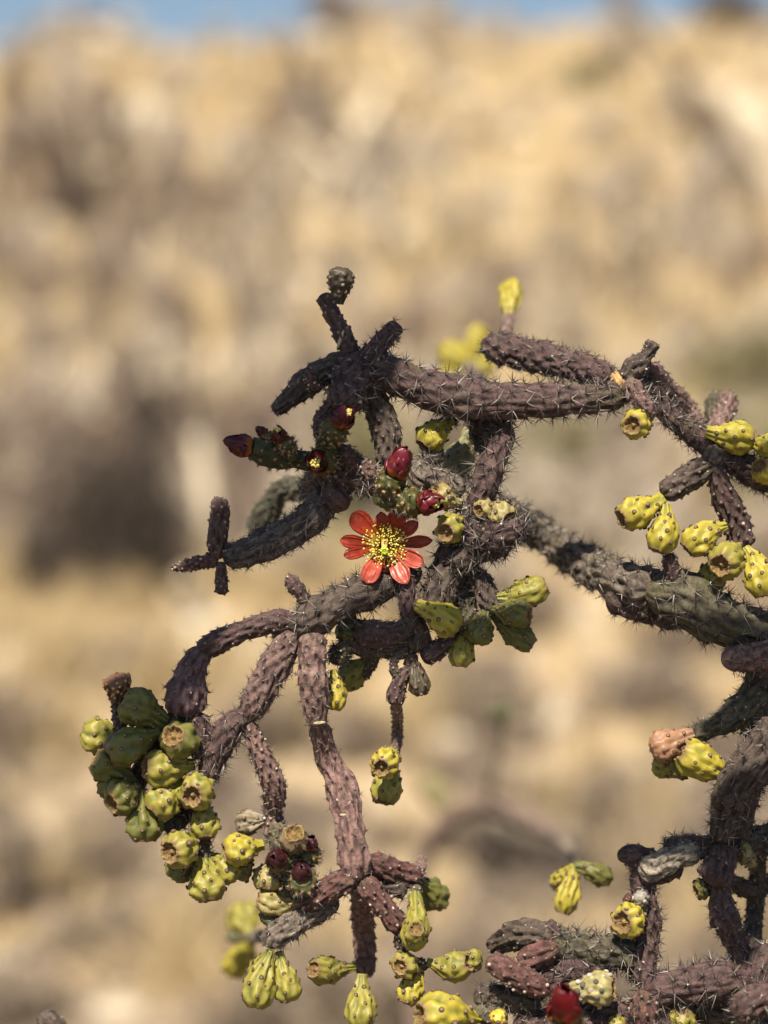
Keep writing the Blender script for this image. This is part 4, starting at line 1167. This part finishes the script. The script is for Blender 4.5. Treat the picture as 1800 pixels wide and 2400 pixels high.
# --- the open flower
def flower(root):
    C = P(901, 1278, 10)
    TO = -FWD                                # towards the lens
    o = fruit(root, (925, 1335, 110), (902, 1280, 30), 34, GRN, cup=False, neck=.6, rows=4, n=7, areole=M_BAREOLE, asz=5, name="flower", rimw=.8, bristle=12)
    o["label"] = "open red flower with yellow stamens"
    org = P(925, 1335, 110)
    # tip px, half width px, how far forward the tip reaches, pointedness
    pet = [(825, 1200, 23, 12, .1), (893, 1196, 16, 24, .7), (942, 1186, 20, 26, .4), (980, 1220, 15, 26, .4), (1014, 1263, 14, 30, .7),
           (992, 1318, 18, 48, .1), (955, 1364, 20, 50, .7), (908, 1340, 16, 20, .2), (857, 1362, 20, 52, .0), (806, 1299, 13, 40, .1), (797, 1263, 15, 28, .2)]
    for (tx, ty, w, fw, pt) in pet:
        dx, dy = tx - 901, -(ty - 1275)
        Lp = math.hypot(dx, dy)
        rad = (RIGHT * dx + UP * dy) / Lp
        side = nrm(np.cross(TO, rad))
        v = np.linspace(0, 1, 15)
        rho = (8 + (Lp - 8) * v) * K
        z = (-18 + (fw + 18) * (v ** .8) - 10 * np.clip(v - .75, 0, 1) * 3) * K
        path = C + np.outer(rho, rad) + np.outer(z, TO)
        tang = nrm(np.gradient(path, axis=0))
        nor = nrm(np.cross(tang, np.tile(side, (15, 1))))
        nor = np.where((nor @ TO)[:, None] < 0, -nor, nor)
        shape = np.interp(v, [0, .2, .45, .7, .85, .94, 1], [.22, .36, .74, 1.0, .92 - .2 * pt, .66 - .3 * pt, .16 - .12 * pt])
        c = (np.array((.38, .062, .040)) if ty > 1310 and pt != .2 else np.array((.28, .026, .010))) * rng.uniform(.9, 1.2) + np.array([.02, .012, .012]) * rng.random()  # lower petals tinted paler: sunlit sheen painted into their colour
        link("petal", petal_mesh("petal", org, path, shape * w * 1.15 * K, nor, np.tile(side, (15, 1)), .32 * np.ones(15), 11), M_PETAL, o, None, c)
    # stamens
    n = 250
    a = rng.uniform(0, 2 * math.pi, n); q = rng.uniform(.08, 1.08, n)
    rb = 12 * K; rt = (10 + 43 * q) * K
    er = RIGHT[None] * np.cos(a)[:, None] + UP[None] * np.sin(a)[:, None]
    b = C + er * rb * rng.uniform(.5, 1, n)[:, None] - TO * 12 * K
    t = C + er * rt[:, None] + TO * ((34 - 16 * q + rng.normal(0, 4, n)) * K)[:, None] - UP * 4 * K
    d = t - b; ln = np.linalg.norm(d, axis=1)
    fo = link("filaments", spines_mesh("filaments", b - org, d / ln[:, None], ln * 1.02, np.full(n, 1.5 * K)), M_FILAMENT, o); fo["kind"] = "stuff"
    ao = link("anthers", blobs_mesh("anthers", t - org, nrm(d + rng.normal(0, .4, (n, 3)) * ln[:, None]), 1.75 * K * rng.uniform(.75, 1.2, n), 2.2, 6), M_ANTHER, o); ao["kind"] = "stuff"
    # style and lobed stigma
    s0 = C - TO * 10 * K + UP * 14 * K; s1 = C + TO * 52 * K - UP * 12 * K
    pos = np.linspace(0, 1, 8)[:, None] * (s1 - s0) + s0
    T, N, B = transport(pos)
    rr = np.interp(np.linspace(0, 1, 8), [0, .4, 1], [7, 8, 5.5]) * K
    th = np.linspace(0, 2 * math.pi, 12, endpoint=False)
    V = pos[:, None] + (N[:, None] * np.cos(th)[None, :, None] + B[:, None] * np.sin(th)[None, :, None]) * rr[:, None, None]
    link("style", make_mesh("style", V.reshape(-1, 3) - org, grid_faces(8, 12)), M_STYLE, o)
    la = np.arange(7) * 2 * math.pi / 7
    ax = nrm(s1 - s0); e1 = N[-1]; e2 = B[-1]
    ld = e1 * np.cos(la)[:, None] + e2 * np.sin(la)[:, None]
    lp = np.vstack([s1 + ld * 6.2 * K, (s1 - ax * 2 * K)[None]])
    ln_ = np.vstack([nrm(ax + .5 * ld), ax[None]])
    link("stigma", blobs_mesh("stigma", lp - org, ln_, np.concatenate([np.full(7, 4.6 * K), [6 * K]]), 1.0, 8), M_STIGMA, o)
    return o
flower(R)
stem(R, [(975, 1335, 60, 24), (945, 1340, 100, 26), (922, 1338, 120, 24)], PUR, 20, 8)

# pale marks on the skin: a torn scar and a seed
def mark(px, py, d, rx, ry, ang):
    me = blobs_mesh("bark_scar", np.zeros((1, 3)), -FWD[None], np.array([1.0]), .25, 10)
    o = link("bark_scar", me, M_SCAR, R, P(px, py, d) - np.array(R.location))
    o.matrix_local = Matrix.Translation(Vector(P(px, py, d) - np.array(R.location))) @ Matrix.Rotation(ang, 4, Vector(-FWD)) @ Matrix.Diagonal((rx * K, 3 * K, ry * K, 1))
mark(798, 795, -4, 4, 24, -.35)
mark(804, 1910, -16, 8, 3, 0)
mark(748, 1694, -22, 14, 4, .1)

# --- unseen branches added above the picture to shade the plant's left, right and centre
def over(pts, t, **kw):
    W = [tuple(P(x, y, 0) + S * t) + (r * K,) for (x, y, r) in pts]
    return stem(R, W, PUR, 26, 7, mpts=True, n=8, **kw)
T1 = .58
SHADE_BRANCHES = [
    [(1100, 250, 45), (1000, 480, 50), (900, 740, 60), (760, 850, 60), (640, 930, 55), (500, 990, 45)],
    [(900, 780, 50), (880, 880, 55), (830, 980, 55), (780, 1080, 50)],
    [(820, 800, 45), (740, 720, 50), (700, 640, 45), (660, 590, 35)],
    [(840, 960, 50), (740, 1020, 55), (620, 1060, 55), (520, 1090, 45)],
    [(800, 1060, 50), (720, 1130, 60), (640, 1180, 60), (560, 1200, 50)],
    [(700, 1150, 50), (640, 1240, 55), (560, 1290, 55), (420, 1310, 45)],
    [(640, 1200, 45), (540, 1330, 50), (490, 1440, 55), (450, 1540, 60), (420, 1640, 60)],
    [(470, 1480, 45), (380, 1560, 55), (310, 1660, 60), (260, 1740, 55)],
    [(430, 1620, 50), (350, 1730, 60), (290, 1830, 60), (240, 1900, 45)],
    [(760, 1090, 40), (790, 1160, 45), (800, 1210, 35)],
    [(2050, 1480, 40), (1850, 1590, 42), (1740, 1640, 40), (1650, 1720, 26)],
    [(2060, 1900, 45), (1850, 1965, 45), (1720, 1980, 40), (1600, 1985, 36), (1430, 2010, 30)],
    [(1720, 1985, 35), (1690, 2080, 40), (1720, 2190, 38), (1760, 2260, 30)],
    [(1900, 1100, 30), (1770, 1112, 26), (1640, 1035, 24), (1560, 965, 22)],
    [(2060, 1500, 40), (1500, 1530, 36), (1240, 1510, 32), (1010, 1500, 36), (820, 1490, 36)],
]
for pts in SHADE_BRANCHES:
    over(pts, T1)
a0 = P(1100, 260, 0) + S * T1
stem(R, [(X0 - .002, Y0 - .01, 1.48, .014), (X0 - .03, Y0 - .12, 1.62, .013), (X0 - .10, Y0 - .26, 1.72, .012), (a0[0] + .01, a0[1], a0[2], .010)], PUR, 26, 7, mpts=True, n=9)  # added link from the unseen shading branches to the trunk

# ------------------------------------------------------------------ second cholla, out of focus behind
b2 = P(985, 2500, 6500)
back = empty("cholla_cactus", (b2[0], b2[1], 0.0))
tag(back, "blurred purple cholla branch arching in the background with hanging yellow fruits", "cactus")
B_ = back
stem(B_, [(b2[0], b2[1], -.02, .018), (b2[0] + .01, b2[1], .35, .015), (b2[0], b2[1], b2[2], .013)], BRN, 0, 0, mpts=True, n=8)
stem(B_, [(985, 2520, 6500, 26), (975, 2250, 6500, 22), (985, 2040, 6500, 21), (1050, 1925, 6300, 24), (1135, 1888, 6000, 26), (1226, 1918, 5200, 26), (1300, 1955, 4000, 16), (1335, 1995, 2000, 7), (1349, 2028, 340, 5)], (.20, .145, .115), 0, 0)
fruit(B_, (1347, 2028, 330), (1318, 2138, 310), 29, YEL)
fruit(B_, (1342, 2028, 330), (1300, 2078, 370), 22, YEL)
fruit(B_, (1346, 2028, 330), (1428, 2062, 340), 27, GRN, neck=.5)
stem(B_, [(1135, 1888, 6000, 6), (1165, 1780, 5200, 4), (1176, 1705, 4400, 3)], DRY, 0, 0)
fruit(B_, (1178, 1708, 4400), (1172, 1652, 4380), 26, DKG, cup=False)
fruit(B_, (1055, 1918, 6300), (1000, 1820, 6400), 34, (.24, .20, .10), cup=False)
